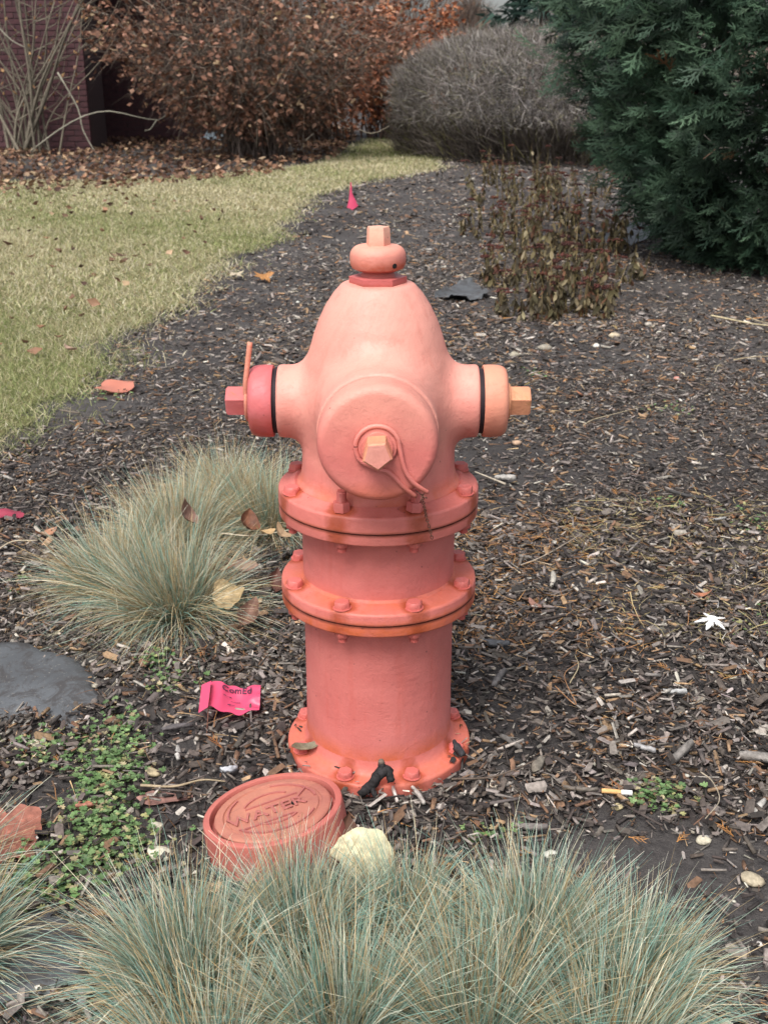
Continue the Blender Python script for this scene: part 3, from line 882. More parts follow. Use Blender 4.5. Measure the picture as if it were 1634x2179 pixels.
# top: hexagonal hold-down plate, neck, weather cap and operating nut
bm = hex_head_bm(.0385, .0095, 6, .7335, .12); bevel_all(bm, .001)
link('hold_down_nut', bm_mesh('hold_down_nut', bm, M['plate'], 40), HYD)
lathe('neck', [(.010, .7425), (.0235, .7425), (.0225, .7445), (.0205, .7475), (.0235, .7500), (.0235, .7530), (.01, .7531)], M['flange'], HYD, 40)
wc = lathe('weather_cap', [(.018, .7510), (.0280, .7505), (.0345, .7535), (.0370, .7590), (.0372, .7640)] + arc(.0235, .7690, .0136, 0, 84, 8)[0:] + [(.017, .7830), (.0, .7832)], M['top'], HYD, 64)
bm = bmesh.new(); bmesh.ops.create_cone(bm, cap_ends=True, segments=18, radius1=.0036, radius2=.0030, depth=.003)
a_h = math.radians(-90 + 36)
bm.transform(Matrix.Translation((.0368 * math.cos(a_h), .0368 * math.sin(a_h), .7600)) @ Matrix.Rotation(a_h, 4, 'Z') @ Matrix.Rotation(math.pi / 2, 4, 'Y'))
link('oil_hole', bm_mesh('oil_hole', bm, M['hole'], 40), wc)
bm = bmesh.new()
rs = []
for z, r in ((.780, .0172), (.8035, .0160), (.8062, .0146)):
    rs.append([bm.verts.new((r * math.cos(math.radians(-62 + 72 * i)), r * math.sin(math.radians(-62 + 72 * i)), z)) for i in range(5)])
for p, q in zip(rs[:-1], rs[1:]):
    for i in range(5): bm.faces.new((p[i], p[(i + 1) % 5], q[(i + 1) % 5], q[i]))
bm.faces.new(rs[-1]); bm.faces.new(rs[0][::-1]); bevel_all(bm, .0016, 3)
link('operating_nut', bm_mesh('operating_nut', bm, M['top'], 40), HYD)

# ------------------------------------------------------------------ valve box
vx, vy = P(580, 1722, .052)
VB = empty('valve_box', (vx, vy, .0), 'round salmon painted cast iron water valve box with lettered lid at the hydrant foot', 'valve box')
VT = Matrix.Translation((0, 0, .055)) @ Matrix.Rotation(math.radians(-9), 4, 'Y') @ Matrix.Rotation(math.radians(-6), 4, 'X')
RB = .0965
def lathe_t(name, prof, mat, parent, n=96):
    o = lathe(name, prof, mat, None, n)
    o.data.transform(VT)
    o.parent = parent
    return o
lathe_t('collar', [(RB - .012, -.075), (RB + .002, -.075), (RB + .001, -.012)] + arc(RB - .0025, -.0025, .0025, 0, 90, 4) + [(RB - .0085, 0.0)] + arc(RB - .0085, -.001, .001, 90, 180, 2) + [(RB - .0105, -.014), (RB - .030, -.014)], M['box'], VB)
lid = lathe_t('lid', [(.0, -.012), (.0800, -.012), (.0812, -.004), (.0800, -.0022), (.0785, -.0015), (.0690, -.0015), (.0680, -.0035), (.0645, -.0035), (.0635, -.0018), (.0, -.0010)], M['lid'], VB)
bm = bmesh.new(); bmesh.ops.create_cone(bm, cap_ends=True, segments=20, radius1=.0044, radius2=.0044, depth=.002)
bm.transform(VT @ Matrix.Translation((.030, .006, .0)))
link('pick_hole', bm_mesh('pick_hole', bm, M['hole'], 40), lid)
def add_text(txt, size, depth, mat, Mx, parent, name='lettering', arcr=None):
    cu = bpy.data.curves.new(name, 'FONT'); cu.body = txt; cu.size = size; cu.extrude = depth; cu.align_x = 'CENTER'; cu.align_y = 'CENTER'; cu.space_character = 1.05
    cu.bevel_depth = size * .012; cu.resolution_u = 3
    to = bpy.data.objects.new(name, cu); COL.objects.link(to)
    dg = bpy.context.evaluated_depsgraph_get(); dg.update()
    me = bpy.data.meshes.new_from_object(to.evaluated_get(dg)); COL.objects.unlink(to); bpy.data.objects.remove(to)
    me.materials.clear(); me.materials.append(mat)
    if arcr:
        for v in me.vertices:
            a = v.co.x / arcr; r = arcr + v.co.y
            v.co.x, v.co.y = r * math.sin(a), r * math.cos(a)
    me.transform(Mx)
    return link(name, me, parent)
M['lid_letter'] = paint_mat('lid_letter_paint', (.44, .15, .12), (.34, .11, .10), (.24, .09, .08), [], .6, None, True, .5)
add_text("WATER", .031, .0006, M['lid_letter'], VT @ Matrix.Translation((-.006, -.010, .0004)) @ Matrix.Rotation(math.radians(24), 4, 'Z'), lid)
# raised bars and arcs of the cast pattern
def lid_arc(r0, r1, a0, a1, zt, n=20):
    bm = bmesh.new(); V = []
    for i in range(n + 1):
        a = math.radians(a0 + (a1 - a0) * i / n)
        V.append([bm.verts.new((r * math.cos(a), r * math.sin(a), z)) for r, z in ((r0, -.003), (r0, zt), (r1, zt), (r1, -.003))])
    for p, q in zip(V[:-1], V[1:]):
        for k in range(3): bm.faces.new((p[k], p[k + 1], q[k + 1], q[k]))
    bm.faces.new(V[0]); bm.faces.new(V[-1][::-1])
    bmesh.ops.recalc_face_normals(bm, faces=bm.faces); bm.transform(VT)
    link('raised_arc', bm_mesh('raised_arc', bm, M['lid_letter'], 40), lid)
lid_arc(.060, .0625, 20, 100, .0008); lid_arc(.060, .0625, 150, 200, .0008); lid_arc(.060, .0625, 230, 345, .0008)
lid_arc(.040, .0425, 70, 168, .0008); lid_arc(.040, .0425, 250, 330, .0008)
for (cx_, cy_, ln, an) in ((-.004, .018, .075, 24), (.000, -.034, .070, 24), (.036, .030, .030, 70)):
    bm = bmesh.new(); bmesh.ops.create_cube(bm, size=1)
    bm.transform(VT @ Matrix.Translation((cx_, cy_, -.0008)) @ Matrix.Rotation(math.radians(an), 4, 'Z') @ Matrix.Diagonal((ln, .0024, .0032, 1)))
    link('raised_bar', bm_mesh('raised_bar', bm, M['lid_letter'], 40), lid)

# ------------------------------------------------------------------ blue fescue clumps
def fescue(px, py, nb, L0, label, spread=1.0, straw=.35, lean=(0, 0), r0=.035, world=None):
    nb = int(nb * .8)
    x0, y0 = world if world else P(px, py)
    a = rng.uniform(0, 2 * math.pi, nb); r = r0 * np.sqrt(rng.random(nb))
    rx, ry = x0 + r * np.cos(a), y0 + r * np.sin(a)
    z = hg(rx, ry)
    th = np.clip(np.abs(rng.normal(0, .74, nb)) * spread + r / r0 * .25, 0, 1.45)
    az = a + rng.normal(0, .55, nb)
    d = np.stack([np.sin(th) * np.cos(az) + lean[0], np.sin(th) * np.sin(az) + lean[1], np.cos(th) + .05], -1)
    L = L0 * rng.uniform(.55, 1.15, nb)
    dead = rng.random(nb) < straw
    base = pick([(.075, .150, .120, 3), (.125, .22, .18, 3), (.18, .28, .23, 2), (.11, .18, .09, 2)], nb, .2)
    deadc = pick([(.48, .38, .22, 3), (.36, .26, .13, 2), (.62, .55, .40, 2)], nb, .18)
    c0 = np.where(dead[:, None], deadc * .75, base)
    tip = pick([(.25, .41, .34, 3.6), (.40, .50, .39, 3), (.72, .70, .56, 2.0), (.50, .40, .24, .6)], nb, .18)
    c1 = np.where(dead[:, None], deadc * 1.15, tip)
    curl = rng.normal(0, .10, (nb, 3)) * L[:, None]; curl[:, 2] *= .3
    V, F, C = ribbons(np.stack([rx, ry, z], -1), d, L, rng.uniform(.0011, .0022, nb), rng.uniform(.10, .55, nb) * (.35 + th), None, 6, c0, c1, curl)
    zz = hg(V[:, 0], V[:, 1]) + .001
    V[:, 2] = np.maximum(V[:, 2], zz)
    nd = nb // 28                     # bent and flattened dead blades
    ia = rng.integers(0, nb, nd); da = rng.uniform(0, 6.28, nd)
    dd = np.stack([np.cos(da), np.sin(da), rng.uniform(.15, .9, nd)], -1)
    dc = pick([(.50, .40, .24, 3), (.62, .55, .40, 2), (.32, .22, .12, 2)], nd, .15)
    cu = rng.normal(0, .28, (nd, 3)) * L0; cu[:, 2] = -np.abs(cu[:, 2])
    V2, F2, C2 = ribbons(np.stack([rx[ia], ry[ia], z[ia] + .03], -1), dd, L0 * rng.uniform(.5, 1.05, nd), rng.uniform(.0016, .0032, nd), rng.uniform(.2, .8, nd), None, 6, dc * .8, dc * 1.1, cu)
    V2[:, 2] = np.maximum(V2[:, 2], hg(V2[:, 0], V2[:, 1]) + .002)
    V, F, C = merge([(V, F, C), (V2, F2, C2)])
    V[:, 0] -= x0; V[:, 1] -= y0
    o = link('fescue_clump', raw_mesh('fescue_clump', V, F, M['blade'], C))
    o.location = (x0, y0, 0)
    tag(o, label, 'grass clump', 'clumps of blue fescue grass')
    return o
fescue(640, 2010, 3200, .158, 'blue green fescue clump whose blades rise over the front of the valve box', 1.0, .26)
fescue(400, 2110, 3200, .185, 'fescue clump at the left end of the front row, blades fanning left', 1.1, .32, (-.15, 0))
fescue(860, 1975, 1900, .135, 'short fescue clump growing just in front of the cream leaf by the valve box', 1.0, .26)
fescue(1130, 2060, 3300, .185, 'silvery fescue clump in front of the hydrant toward the right', 1.0, .26)
fescue(1330, 2120, 2800, .160, 'bluish fescue clump at the right end of the front row', 1.1, .24, (.10, 0))
fescue(720, 2230, 2600, .20, 'fescue clump at the bottom edge below the valve box', 1.0, .34, (-.05, 0))
fescue(1010, 2220, 2600, .20, 'fescue clump at the bottom edge straight below the hydrant', 1.0, .38)
fescue(1290, 2290, 2400, .19, 'fescue clump at the bottom edge right of the hydrant', 1.0, .36, (.08, 0))
fescue(440, 2330, 2400, .19, 'fescue clump cut by the bottom edge at left of centre', 1.1, .38, (-.12, 0))
fescue(-110, 2060, 2200, .165, 'fescue clump at the left edge beside the clover', 1.0, .30, (.05, 0))
fescue(-150, 1900, 1300, .17, 'thin fescue clump at the left edge over the big brown leaf', 1.0, .34, (.1, 0))
fescue(375, 1315, 4200, .235, 'large mounded straw tipped fescue clump left of the hydrant, nearest of that mound', 1.25, .50, (-.12, .02), .05)
fescue(255, 1265, 3000, .215, 'fescue clump at the left shoulder of the mound left of the hydrant', 1.15, .54, (-.10, .03), .05)
fescue(380, 1170, 3400, .225, 'pale straw fescue clump in the middle of the mound left of the hydrant', 1.0, .60, (-.04, .05), .055)
fescue(575, 1130, 3200, .215, 'fescue clump directly behind the hydrant flanges at left', 1.0, .55, (0, .05), .055)
fescue(480, 1085, 2800, .21, 'rearmost fescue clump behind the brown leaves left of the hydrant', 1.0, .62, (0, .05), .055)

# ------------------------------------------------------------------ fallen leaves
def leaf_oval(L, W, curl=.25, fold=.3, wav=.04, n=8, seed=0, m_=4):
    r = np.random.default_rng(seed); V = []
    ph = r.uniform(0, 6, 3)
    for i in range(n + 1):
        t = i / n; w = math.sin(math.pi * t ** .85) ** .8 if 0 < t < 1 else 0
        w = max(w, .02) * W / 2
        y = (t - .5) * L; zc = curl * L * (2 * t - 1) ** 2
        for j in range(-m_, m_ + 1):
            s = j / m_
            ww = w * (1 + (.08 * math.sin(9 * t + ph[0]) if abs(j) == m_ else 0))
            V.append((s * ww, y, zc + fold * ww * s * s + wav * L * math.sin(7 * t + ph[1] + 2 * s) * abs(s)))
    k = 2 * m_ + 1
    F = [[i * k + j, i * k + j + 1, (i + 1) * k + j + 1, (i + 1) * k + j] for i in range(n) for j in range(k - 1)]
    return np.array(V), np.array(F)
def leaf_lobed(R_, lobes=5, depth=.5, curl=.2, seed=0, teeth=.08):
    r = np.random.default_rng(seed); n = lobes * 14
    V = []; rings = 5
    zph = r.uniform(0, 6, 2)
    for k in range(1, rings + 1):
        for i in range(n):
            a = 2 * math.pi * i / n
            lob = abs(math.cos(a * lobes / 2)) ** 1.3
            rad = 1 - depth + depth * lob
            rad *= 1 + teeth * math.sin(a * lobes * 3.0 + 1) + .1 * math.sin(a + 1)
            rad *= R_ * k / rings
            x, y = rad * math.sin(a), rad * math.cos(a)
            V.append((x, y, curl * R_ * ((rad / R_) ** 2) * (math.sin(2 * a + zph[0]) + .5 * math.sin(3 * a + zph[1]))))
    V.append((0, 0, 0)); c_ = len(V) - 1
    F = []
    for k in range(rings - 1):
        for i in range(n):
            j = (i + 1) % n
            F.append([k * n + i, k * n + j, (k + 1) * n + j, (k + 1) * n + i])
    for i in range(0, n, 2):
        F.append([c_, (i + 2) % n, (i + 1) % n, i][::1])
    return np.array(V), np.array(F)
def leaf_maple(R_, curl=.1, seed=0):
    r = np.random.default_rng(seed); n = 120; rings = 5; V = []
    peaks = [(0, 1.0, .42), (1.0, .92, .36), (-1.0, .90, .36), (2.0, .60, .34), (-2.0, .62, .34), (.30, .70, .14), (-.33, .72, .14), (.72, .62, .13), (-.70, .64, .13), (1.32, .62, .13), (-1.35, .60, .13)]
    ph = r.uniform(0, 6, 2)
    rad0 = []
    for i in range(n):
        a = -math.pi + 2 * math.pi * i / n
        q = .20
        for pa, ph_, pw in peaks:
            d = abs(a - pa)
            q = max(q, ph_ * (1 - d / pw) ** .8 if d < pw else 0, .24 if abs(a) < 2.4 else 0)
        rad0.append(q)
    for k in range(1, rings + 1):
        for i in range(n):
            a = -math.pi + 2 * math.pi * i / n; q = rad0[i] * R_ * k / rings
            V.append((q * math.sin(a), q * math.cos(a), curl * R_ * (q / R_) ** 2 * (math.sin(2 * a + ph[0]) + .6 * math.sin(3 * a + ph[1])) + .02 * R_ * abs(math.sin(a * 3.14)) * k / rings))
    V.append((0, 0, 0)); c_ = len(V) - 1
    F = [[k * n + i, k * n + (i + 1) % n, (k + 1) * n + (i + 1) % n, (k + 1) * n + i] for k in range(rings - 1) for i in range(n)]
    F += [[c_, (i + 2) % n, (i + 1) % n, i] for i in range(0, n, 2)]
    return np.array(V), np.array(F)
def put_leaf(kind, px, py, size, yaw, color, label, z=.012, tilt_=(0, 0), w=.5, seed=0, name='fallen_leaf', world=None, stem=True, **kw):
    x, y = world if world else P(px, py, z)
    if kind == 'oval': V, F = leaf_oval(size, size * w, seed=seed, **kw)
    elif kind == 'maple': V, F = leaf_maple(size * .6, seed=seed, **kw)
    else: V, F = leaf_lobed(size * .5, seed=seed, **kw)
    c = np.tile(np.array(color, float), (len(V), 1))
    c *= (1 + .10 * np.sin(V[:, :1] * 300) * np.cos(V[:, 1:2] * 260))
    mid_ = np.abs(V[:, 0]) < size * .012
    c[mid_] *= 1.25
    if stem:
        sv, sf, sc_ = tube_np([(0, -size * .48, V[0, 2] * .5), (size * .02, -size * .62, 0), (size * .06, -size * .80, -.002)], [.0007, .0006, .0005], 4, np.array(color) * .7)
        F = np.concatenate([F, sf + len(V)]); V = np.concatenate([V, sv]); c = np.concatenate([c, sc_])
    V = V - [0, 0, V[:, 2].min() * .6]
    me = raw_mesh(name, V, F, M['leaf'], c, smooth=True)
    o = link(name, me)
    o.location = (x, y, float(hg(x, y)) + z)
    o.rotation_euler = (tilt_[0], tilt_[1], yaw)
    return tag(o, label, 'leaf')
BRN, CREAM, WHT, TAN = (.17, .075, .045), (.60, .52, .30), (.78, .76, .73), (.30, .16, .12)
put_leaf('maple', 1515, 1318, .066, 2.6, (.80, .79, .76), 'white lobed maple leaf lying on the mulch at the right', .032, (-.30, .0), curl=.08, seed=2)
put_leaf('oval', 352, 1706, .082, math.radians(-88), (.27, .145, .12), 'flat reddish tan pointed leaf left of the valve box', .004, (0, .05), .36, 3, curl=.05, fold=.1)
put_leaf('lobed', 770, 1838, .088, 1.0, (.66, .62, .40), 'large cream leaf leaning against the right side of the valve box', .022, (.35, -.1), lobes=3, depth=.14, curl=.22, seed=5, teeth=.03)
put_leaf('lobed', 0, 1800, .125, -.6, (.34, .13, .09), 'big reddish brown leaf at the left edge under grass blades', .012, (.1, .12), lobes=5, depth=.30, curl=.18, seed=6, teeth=.05)
put_leaf('oval', 35, 1765, .06, 1.9, (.36, .16, .12), 'pinkish brown leaf tip behind the big leaf at the left edge', .006, (0, .1), .55, 7)
put_leaf('oval', 62, 1800, .05, .35, (.22, .20, .18), 'grey strap shaped leaf beside the big brown leaf', .006, (0, .2), .35, 8, curl=.1)
put_leaf('lobed', 490, 1268, .066, 2.6, (.46, .34, .18), 'yellow tan leaf caught on the right side of the fescue mound', .06, (-.40, -.2), lobes=3, depth=.16, curl=.35, seed=9, teeth=.04)
put_leaf('oval', 525, 1120, .062, .4, (.16, .065, .035), 'glossy dark brown curled leaf deep in the fescue behind the hydrant', .10, (.5, .4), .75, 10, curl=.35, fold=.7)
put_leaf('oval', 392, 1095, .062, 1.2, (.20, .11, .08), 'grey brown rounded leaf standing in the fescue mound', .15, (1.0, .2), .7, 11, curl=.3, fold=.5)
put_leaf('oval', 560, 1138, .046, 2.0, (.42, .28, .14), 'small tan leaf right of the glossy leaf in the fescue', .09, (.4, 0), .7, 12, curl=.3)
put_leaf('oval', 598, 1140, .046, .9, (.36, .24, .14), 'small tan leaf touching the hydrant flange shadow in the fescue', .09, (.5, .2), .7, 13, curl=.3)
put_leaf('oval', 466, 1218, .07, 2.3, (.36, .17, .09), 'orange brown leaf above the yellow tan leaf', .07, (.4, .3), .45, 14, curl=.3)
put_leaf('oval', 515, 1212, .066, 1.4, (.30, .20, .15), 'tan curled leaf between the fescue and the middle flange', .05, (.2, -.3), .5, 15, curl=.3, fold=.6)
put_leaf('oval', 582, 1245, .06, .2, (.13, .055, .04), 'dark maroon folded leaf beside the middle flange', .02, (.6, .4), .6, 16, fold=.9, curl=.3)
put_leaf('oval', 528, 1312, .075, -.2, (.19, .105, .075), 'dark brown folded leaf low beside the lower barrel', .035, (.4, .3), .5, 17, fold=.8, curl=.2)
put_leaf('oval', 548, 1310, .04, .6, (.34, .24, .18), 'pale brown leaf next to the dark folded leaf by the barrel', .012, (.2, .2), .55, 18, curl=.3)
put_leaf('oval', 500, 1345, .03, 1.6, (.32, .20, .13), 'small pale leaf lowest of the leaves left of the barrel', .01, (.2, .2), .6, 19)
put_leaf('oval', 655, 1612, .045, -1.4, (.19, .165, .11), 'olive grey curled leaf lying on the base flange', .030, (.1, .15), .42, 20, curl=.25, fold=.5, stem=False)
put_leaf('lobed', 560, 592, .10, .4, (.42, .20, .07), 'orange oak leaf at the lawn edge behind the hydrant', .02, (.3, 0), lobes=7, depth=.4, curl=.3, seed=21)
put_leaf('lobed', 500, 588, .09, 1.5, (.50, .42, .30), 'pale tan leaf at the lawn edge left of the orange oak leaf', .02, (.2, 0), lobes=5, depth=.5, curl=.3, seed=22)
put_leaf('oval', 940, 1842, .026, .8, (.45, .24, .10), 'small orange curled leaf in front of the hydrant base', .008, (.2, .3), .5, 23, curl=.4)
put_leaf('oval', 735, 1790, .05, .3, (.12, .06, .04), 'dark brown crumpled leaf between the valve box and the hydrant', .02, (.5, .3), .6, 24, fold=.8, curl=.4)
put_leaf('oval', 1240, 845, .05, 1.2, (.36, .16, .09), 'orange brown leaf on the mulch right of the hydrant', .01, (.1, .2), .5, 25)
put_leaf('oval', 150, 745, .07, 1.0, (.36, .24, .18), 'pale brown leaf lying on the lawn', .03, (.1, .2), .5, 26)
put_leaf('oval', 1490, 1270, .05, 1.9, (.38, .16, .09), 'reddish brown leaf above the white maple leaf', .012, (.1, .2), .4, 27)
put_leaf('oval', 1135, 1300, .035, .7, (.30, .16, .12), 'reddish leaf on the mulch right of the middle flange', .012, (.2, .1), .7, 28)
put_leaf('oval', 100, 1135, .06, 2.5, (.40, .20, .12), 'faded orange leaf between the pink scrap and the fescue mound', .012, (.1, .1), .5, 29)

# leaf litter under the shrubs at the back
lv, lf = leaf_oval(1, .6, .25, .5, .05, 2, 1, 1)
def litter(n, pxy, sz):
    poly = np.array([P(*p) for p in pxy])
    lo, hi = poly.min(0), poly.max(0)
    x = rng.uniform(lo[0], hi[0], n * 3); y = rng.uniform(lo[1], hi[1], n * 3)
    k = inside(poly, x, y); x, y = x[k][:n], y[k][:n]; n = len(x)
    a = rng.uniform(0, 6.28, n); d = np.stack([np.cos(a), np.sin(a), rng.normal(0, .35, n)], -1)
    return scatter(lv, lf, rot_to(d, rng.normal(0, .7, n)), np.stack([x, y, hg(x, y) + .02 + .05 * rng.random(n)], -1), sz * rng.uniform(.6, 1.3, n),
                   pick([(.17, .095, .062, 4), (.25, .14, .085, 3), (.36, .25, .16, 1.6), (.10, .055, .04, 3), (.44, .31, .19, .7)], n, .2))
V_, F_, C_ = merge([litter(5200, [(-500, 392), (0, 388), (250, 384), (450, 372), (600, 360), (720, 338), (760, 300), (760, 268), (500, 285), (0, 305), (-500, 305)], .075),
                    litter(700, [(-300, 440), (0, 420), (300, 405), (600, 375), (600, 362), (250, 380), (-300, 385)], .07),
                    litter(160, [(-100, 900), (200, 700), (560, 450), (200, 400), (-300, 420)], .05)])
o = link('leaf_litter', raw_mesh('leaf_litter', V_, F_, M['bush_leaf'], C_))
tag(o, 'brown fallen leaves piled under the shrubs behind the lawn', 'leaf litter', kind='stuff')

# ------------------------------------------------------------------ clover patches
def clover():
    n = 7; V = [(0, 0, 0)]; 
    for i in range(n):
        a = -math.pi / 2 * 0 + 2 * math.pi * i / n
        r = .5 * (1 - .15 * abs(math.cos(a / 2)) ** 8)
        V.append((r * math.sin(a), .5 + r * math.cos(a), .12 * abs(math.sin(a))))
    V[0] = (0, .5, -.02)
    F = [[0, 1, 2, 3], [0, 3, 4, 5], [0, 5, 6, 7], [0, 7, 1, 0]]
    F[3] = [0, 7, 1, 1]
    return np.array(V), np.array([[0, 1, 2, 3], [0, 3, 4, 5], [0, 5, 6, 7]])
cv, cf = clover()
def clovers(n, px, py, rx, ry, sz=.0062):
    n = int(n * .62); cx, cy = P(px, py)
    x = cx + rng.normal(0, rx * .5, n); y = cy + rng.normal(0, ry * .5, n)
    z = hg(x, y) + .004 + .016 * rng.random(n)
    Vs = []
    base = rng.uniform(0, 6.28, n); S = sz * rng.uniform(.6, 1.25, n)
    C = pick([(.12, .21, .075, 4), (.18, .27, .11, 3), (.09, .15, .06, 2), (.30, .30, .13, 1.6), (.36, .30, .18, 1)], n, .18)
    for k in range(3):
        a = base + k * 2.09
        d = np.stack([np.cos(a), np.sin(a), rng.normal(.15, .2, n)], -1)
        Vs.append(scatter(cv, cf, rot_to(d, rng.normal(0, .3, n)), np.stack([x, y, z], -1), S, C))
    L = z - hg(x, y)
    st = ribbons(np.stack([x + rng.normal(0, .003, n), y, hg(x, y)], -1), np.stack([np.zeros(n), np.zeros(n), np.ones(n)], -1), L, np.full(n, .0007), np.zeros(n), None, 1, C * .8)
    Vs.append(st)
    return merge(Vs)
parts = [clovers(*a) for a in [(420, 235, 1640, .06, .09), (420, 215, 1740, .06, .09), (420, 225, 1830, .065, .07), (140, 255, 1550, .045, .06), (90, 355, 1455, .05, .05), (60, 330, 1410, .03, .03),
                               (260, 110, 1890, .06, .06), (150, 40, 1600, .09, .05), (140, 60, 1850, .08, .05), (160, 150, 1600, .08, .05), (200, 1400, 1700, .05, .035), (40, 1050, 1790, .04, .02), (80, 290, 1810, .05, .05),
                               (60, 1430, 880, .10, .05), (45, 1410, 1080, .06, .05), (70, 1620, 1120, .07, .08), (40, 240, 855, .1, .05), (30, 1140, 800, .05, .04), (25, 1020, 930, .03, .03), (30, 45, 1240, .05, .05), (50, 1590, 1330, .08, .08)]]
V_, F_, C_ = merge(parts)
o = link('clover', raw_mesh('clover', V_, F_, M['clover'], C_))
tag(o, 'small green clover patches spreading over the bare soil', 'clover', kind='stuff')

# ------------------------------------------------------------------ stones
def stone_mesh(seed, sub=2):
    bm = bmesh.new(); bmesh.ops.create_icosphere(bm, subdivisions=sub, radius=.5)
    r = np.random.default_rng(seed); ph = r.uniform(0, 6, 6)
    for v in bm.verts:
        c_ = v.co
        v.co *= 1 + .16 * math.sin(5 * c_.x + ph[0]) * math.cos(4 * c_.y + ph[1]) + .14 * math.sin(7 * c_.z + ph[2] + 3 * c_.x)
        v.co.z *= .62
    V = np.array([v.co[:] for v in bm.verts]); F = np.array([[v.index for v in f.verts] for f in bm.faces]); bm.free()
    return V, F
def stone(px, py, size, color, label, yaw=0, el=1.3):
    x, y = P(px, py, .008)
    V, F = stone_mesh(int(px + py)); V = V * [size * el, size, size]
    o = link('stone', raw_mesh('stone', V, F, M['stone'], np.tile(color, (len(V), 1)), smooth=False))
    o.location = (x, y, float(hg(x, y)) + size * .24); o.rotation_euler = (.1, .1, yaw)
    tag(o, label, 'stone')
stone(340, 1815, .027, (.62, .58, .45), 'largest cream stone, in front of the clover left of the valve box', .2)
stone(325, 1644, .020, (.46, .38, .24), 'tan pebble between the clover and the valve box', .5, 1.1)
stone(78, 1576, .021, (.55, .50, .38), 'cream pebble at the edge of the bare fabric patch', .3)
stone(336, 1755, .015, (.50, .46, .36), 'small buff pebble right of the clover', .9, 1.1)
stone(28, 1527, .012, (.60, .58, .5), 'small white pebble on the weed barrier', 0, 1)
stone(162, 1532, .012, (.62, .54, .35), 'small yellow pebble beside the weed barrier', 0, 1)
stone(184, 1710, .020, (.50, .20, .12), 'flat brick red pebble in the clover', 0, 1.7)
stone(1275, 1140, .017, (.30, .29, .24), 'grey oblong pebble on the mulch right of the upper flange', -.4, 1.4)
stone(1057, 1302, .020, (.26, .19, .15), 'round brown pebble right of the lower barrel', 0, 1)
stone(1500, 1256, .018, (.48, .38, .18), 'yellow brown pebble above the white maple leaf', .6, 1.2)
stone(1262, 1362, .013, (.20, .18, .14), 'grey brown pebble on the mulch', 0, 1.2)
stone(1597, 1870, .024, (.40, .34, .24), 'tan stone at the right edge of the dark soil', 0, 1.3)
stone(1170, 1812, .014, (.62, .60, .52), 'white pebble above the front fescue row', 0, 1.3)
stone(1497, 1780, .017, (.55, .50, .38), 'cream chip of stone below the right clover patch', .4, 1.2)
stone(1312, 1712, .014, (.55, .46, .26), 'yellow pebble below the cigarette butt', 0, 1.2)
stone(1160, 740, .038, (.28, .25, .20), 'flat grey stone far behind the right nozzle', 0, 1.4)
stone(1095, 755, .032, (.32, .29, .22), 'grey stone left of the flat stone behind the right nozzle', .4, 1.3)
stone(1268, 735, .026, (.65, .62, .55), 'white stone behind the right nozzle', 0, 1)
stone(1305, 715, .034, (.48, .40, .28), 'tan stone in front of the dead sedum', 0, 1.3)
stone(1380, 688, .036, (.36, .32, .27), 'greyish stone right of the dead sedum', 0, 1)
stone(1440, 806, .024, (.55, .25, .20), 'pinkish pebble on the mulch at right', 0, 1)
sv, sf = stone_mesh(1, 1)
n = 1500
y = rng.uniform(-.5, 1, n) ; y[400:] = rng.uniform(1, 8, n - 400); x = rng.uniform(-1, 1, n) * (.7 + .38 * (y + .5))
k = bed_mask(x, y, .2); x, y = x[k], y[k]; n = len(x)
a = rng.uniform(0, 6.28, n)
sz = np.exp(rng.normal(math.log(.006), .4, n)) * (1 + .10 * np.clip(y, 0, 8))
kk = (x * x + y * y) > .17 ** 2
V_, F_, C_ = scatter(sv, sf, rot_to(np.stack([np.cos(a), np.sin(a), np.zeros(n)], -1), a * 0), np.stack([x, y, hg(x, y) + .006], -1), sz, pick([(.45, .42, .35, 3), (.60, .58, .52, 2), (.32, .28, .22, 3), (.40, .27, .18, 1)], n, .15))
F_ = F_.reshape(-1, 20 * 4 if False else F_.shape[1])
o = link('gravel', raw_mesh('gravel', V_, F_, M['stone'], C_))
tag(o, 'scattered small pale gravel in the mulch bed', 'gravel', kind='stuff')

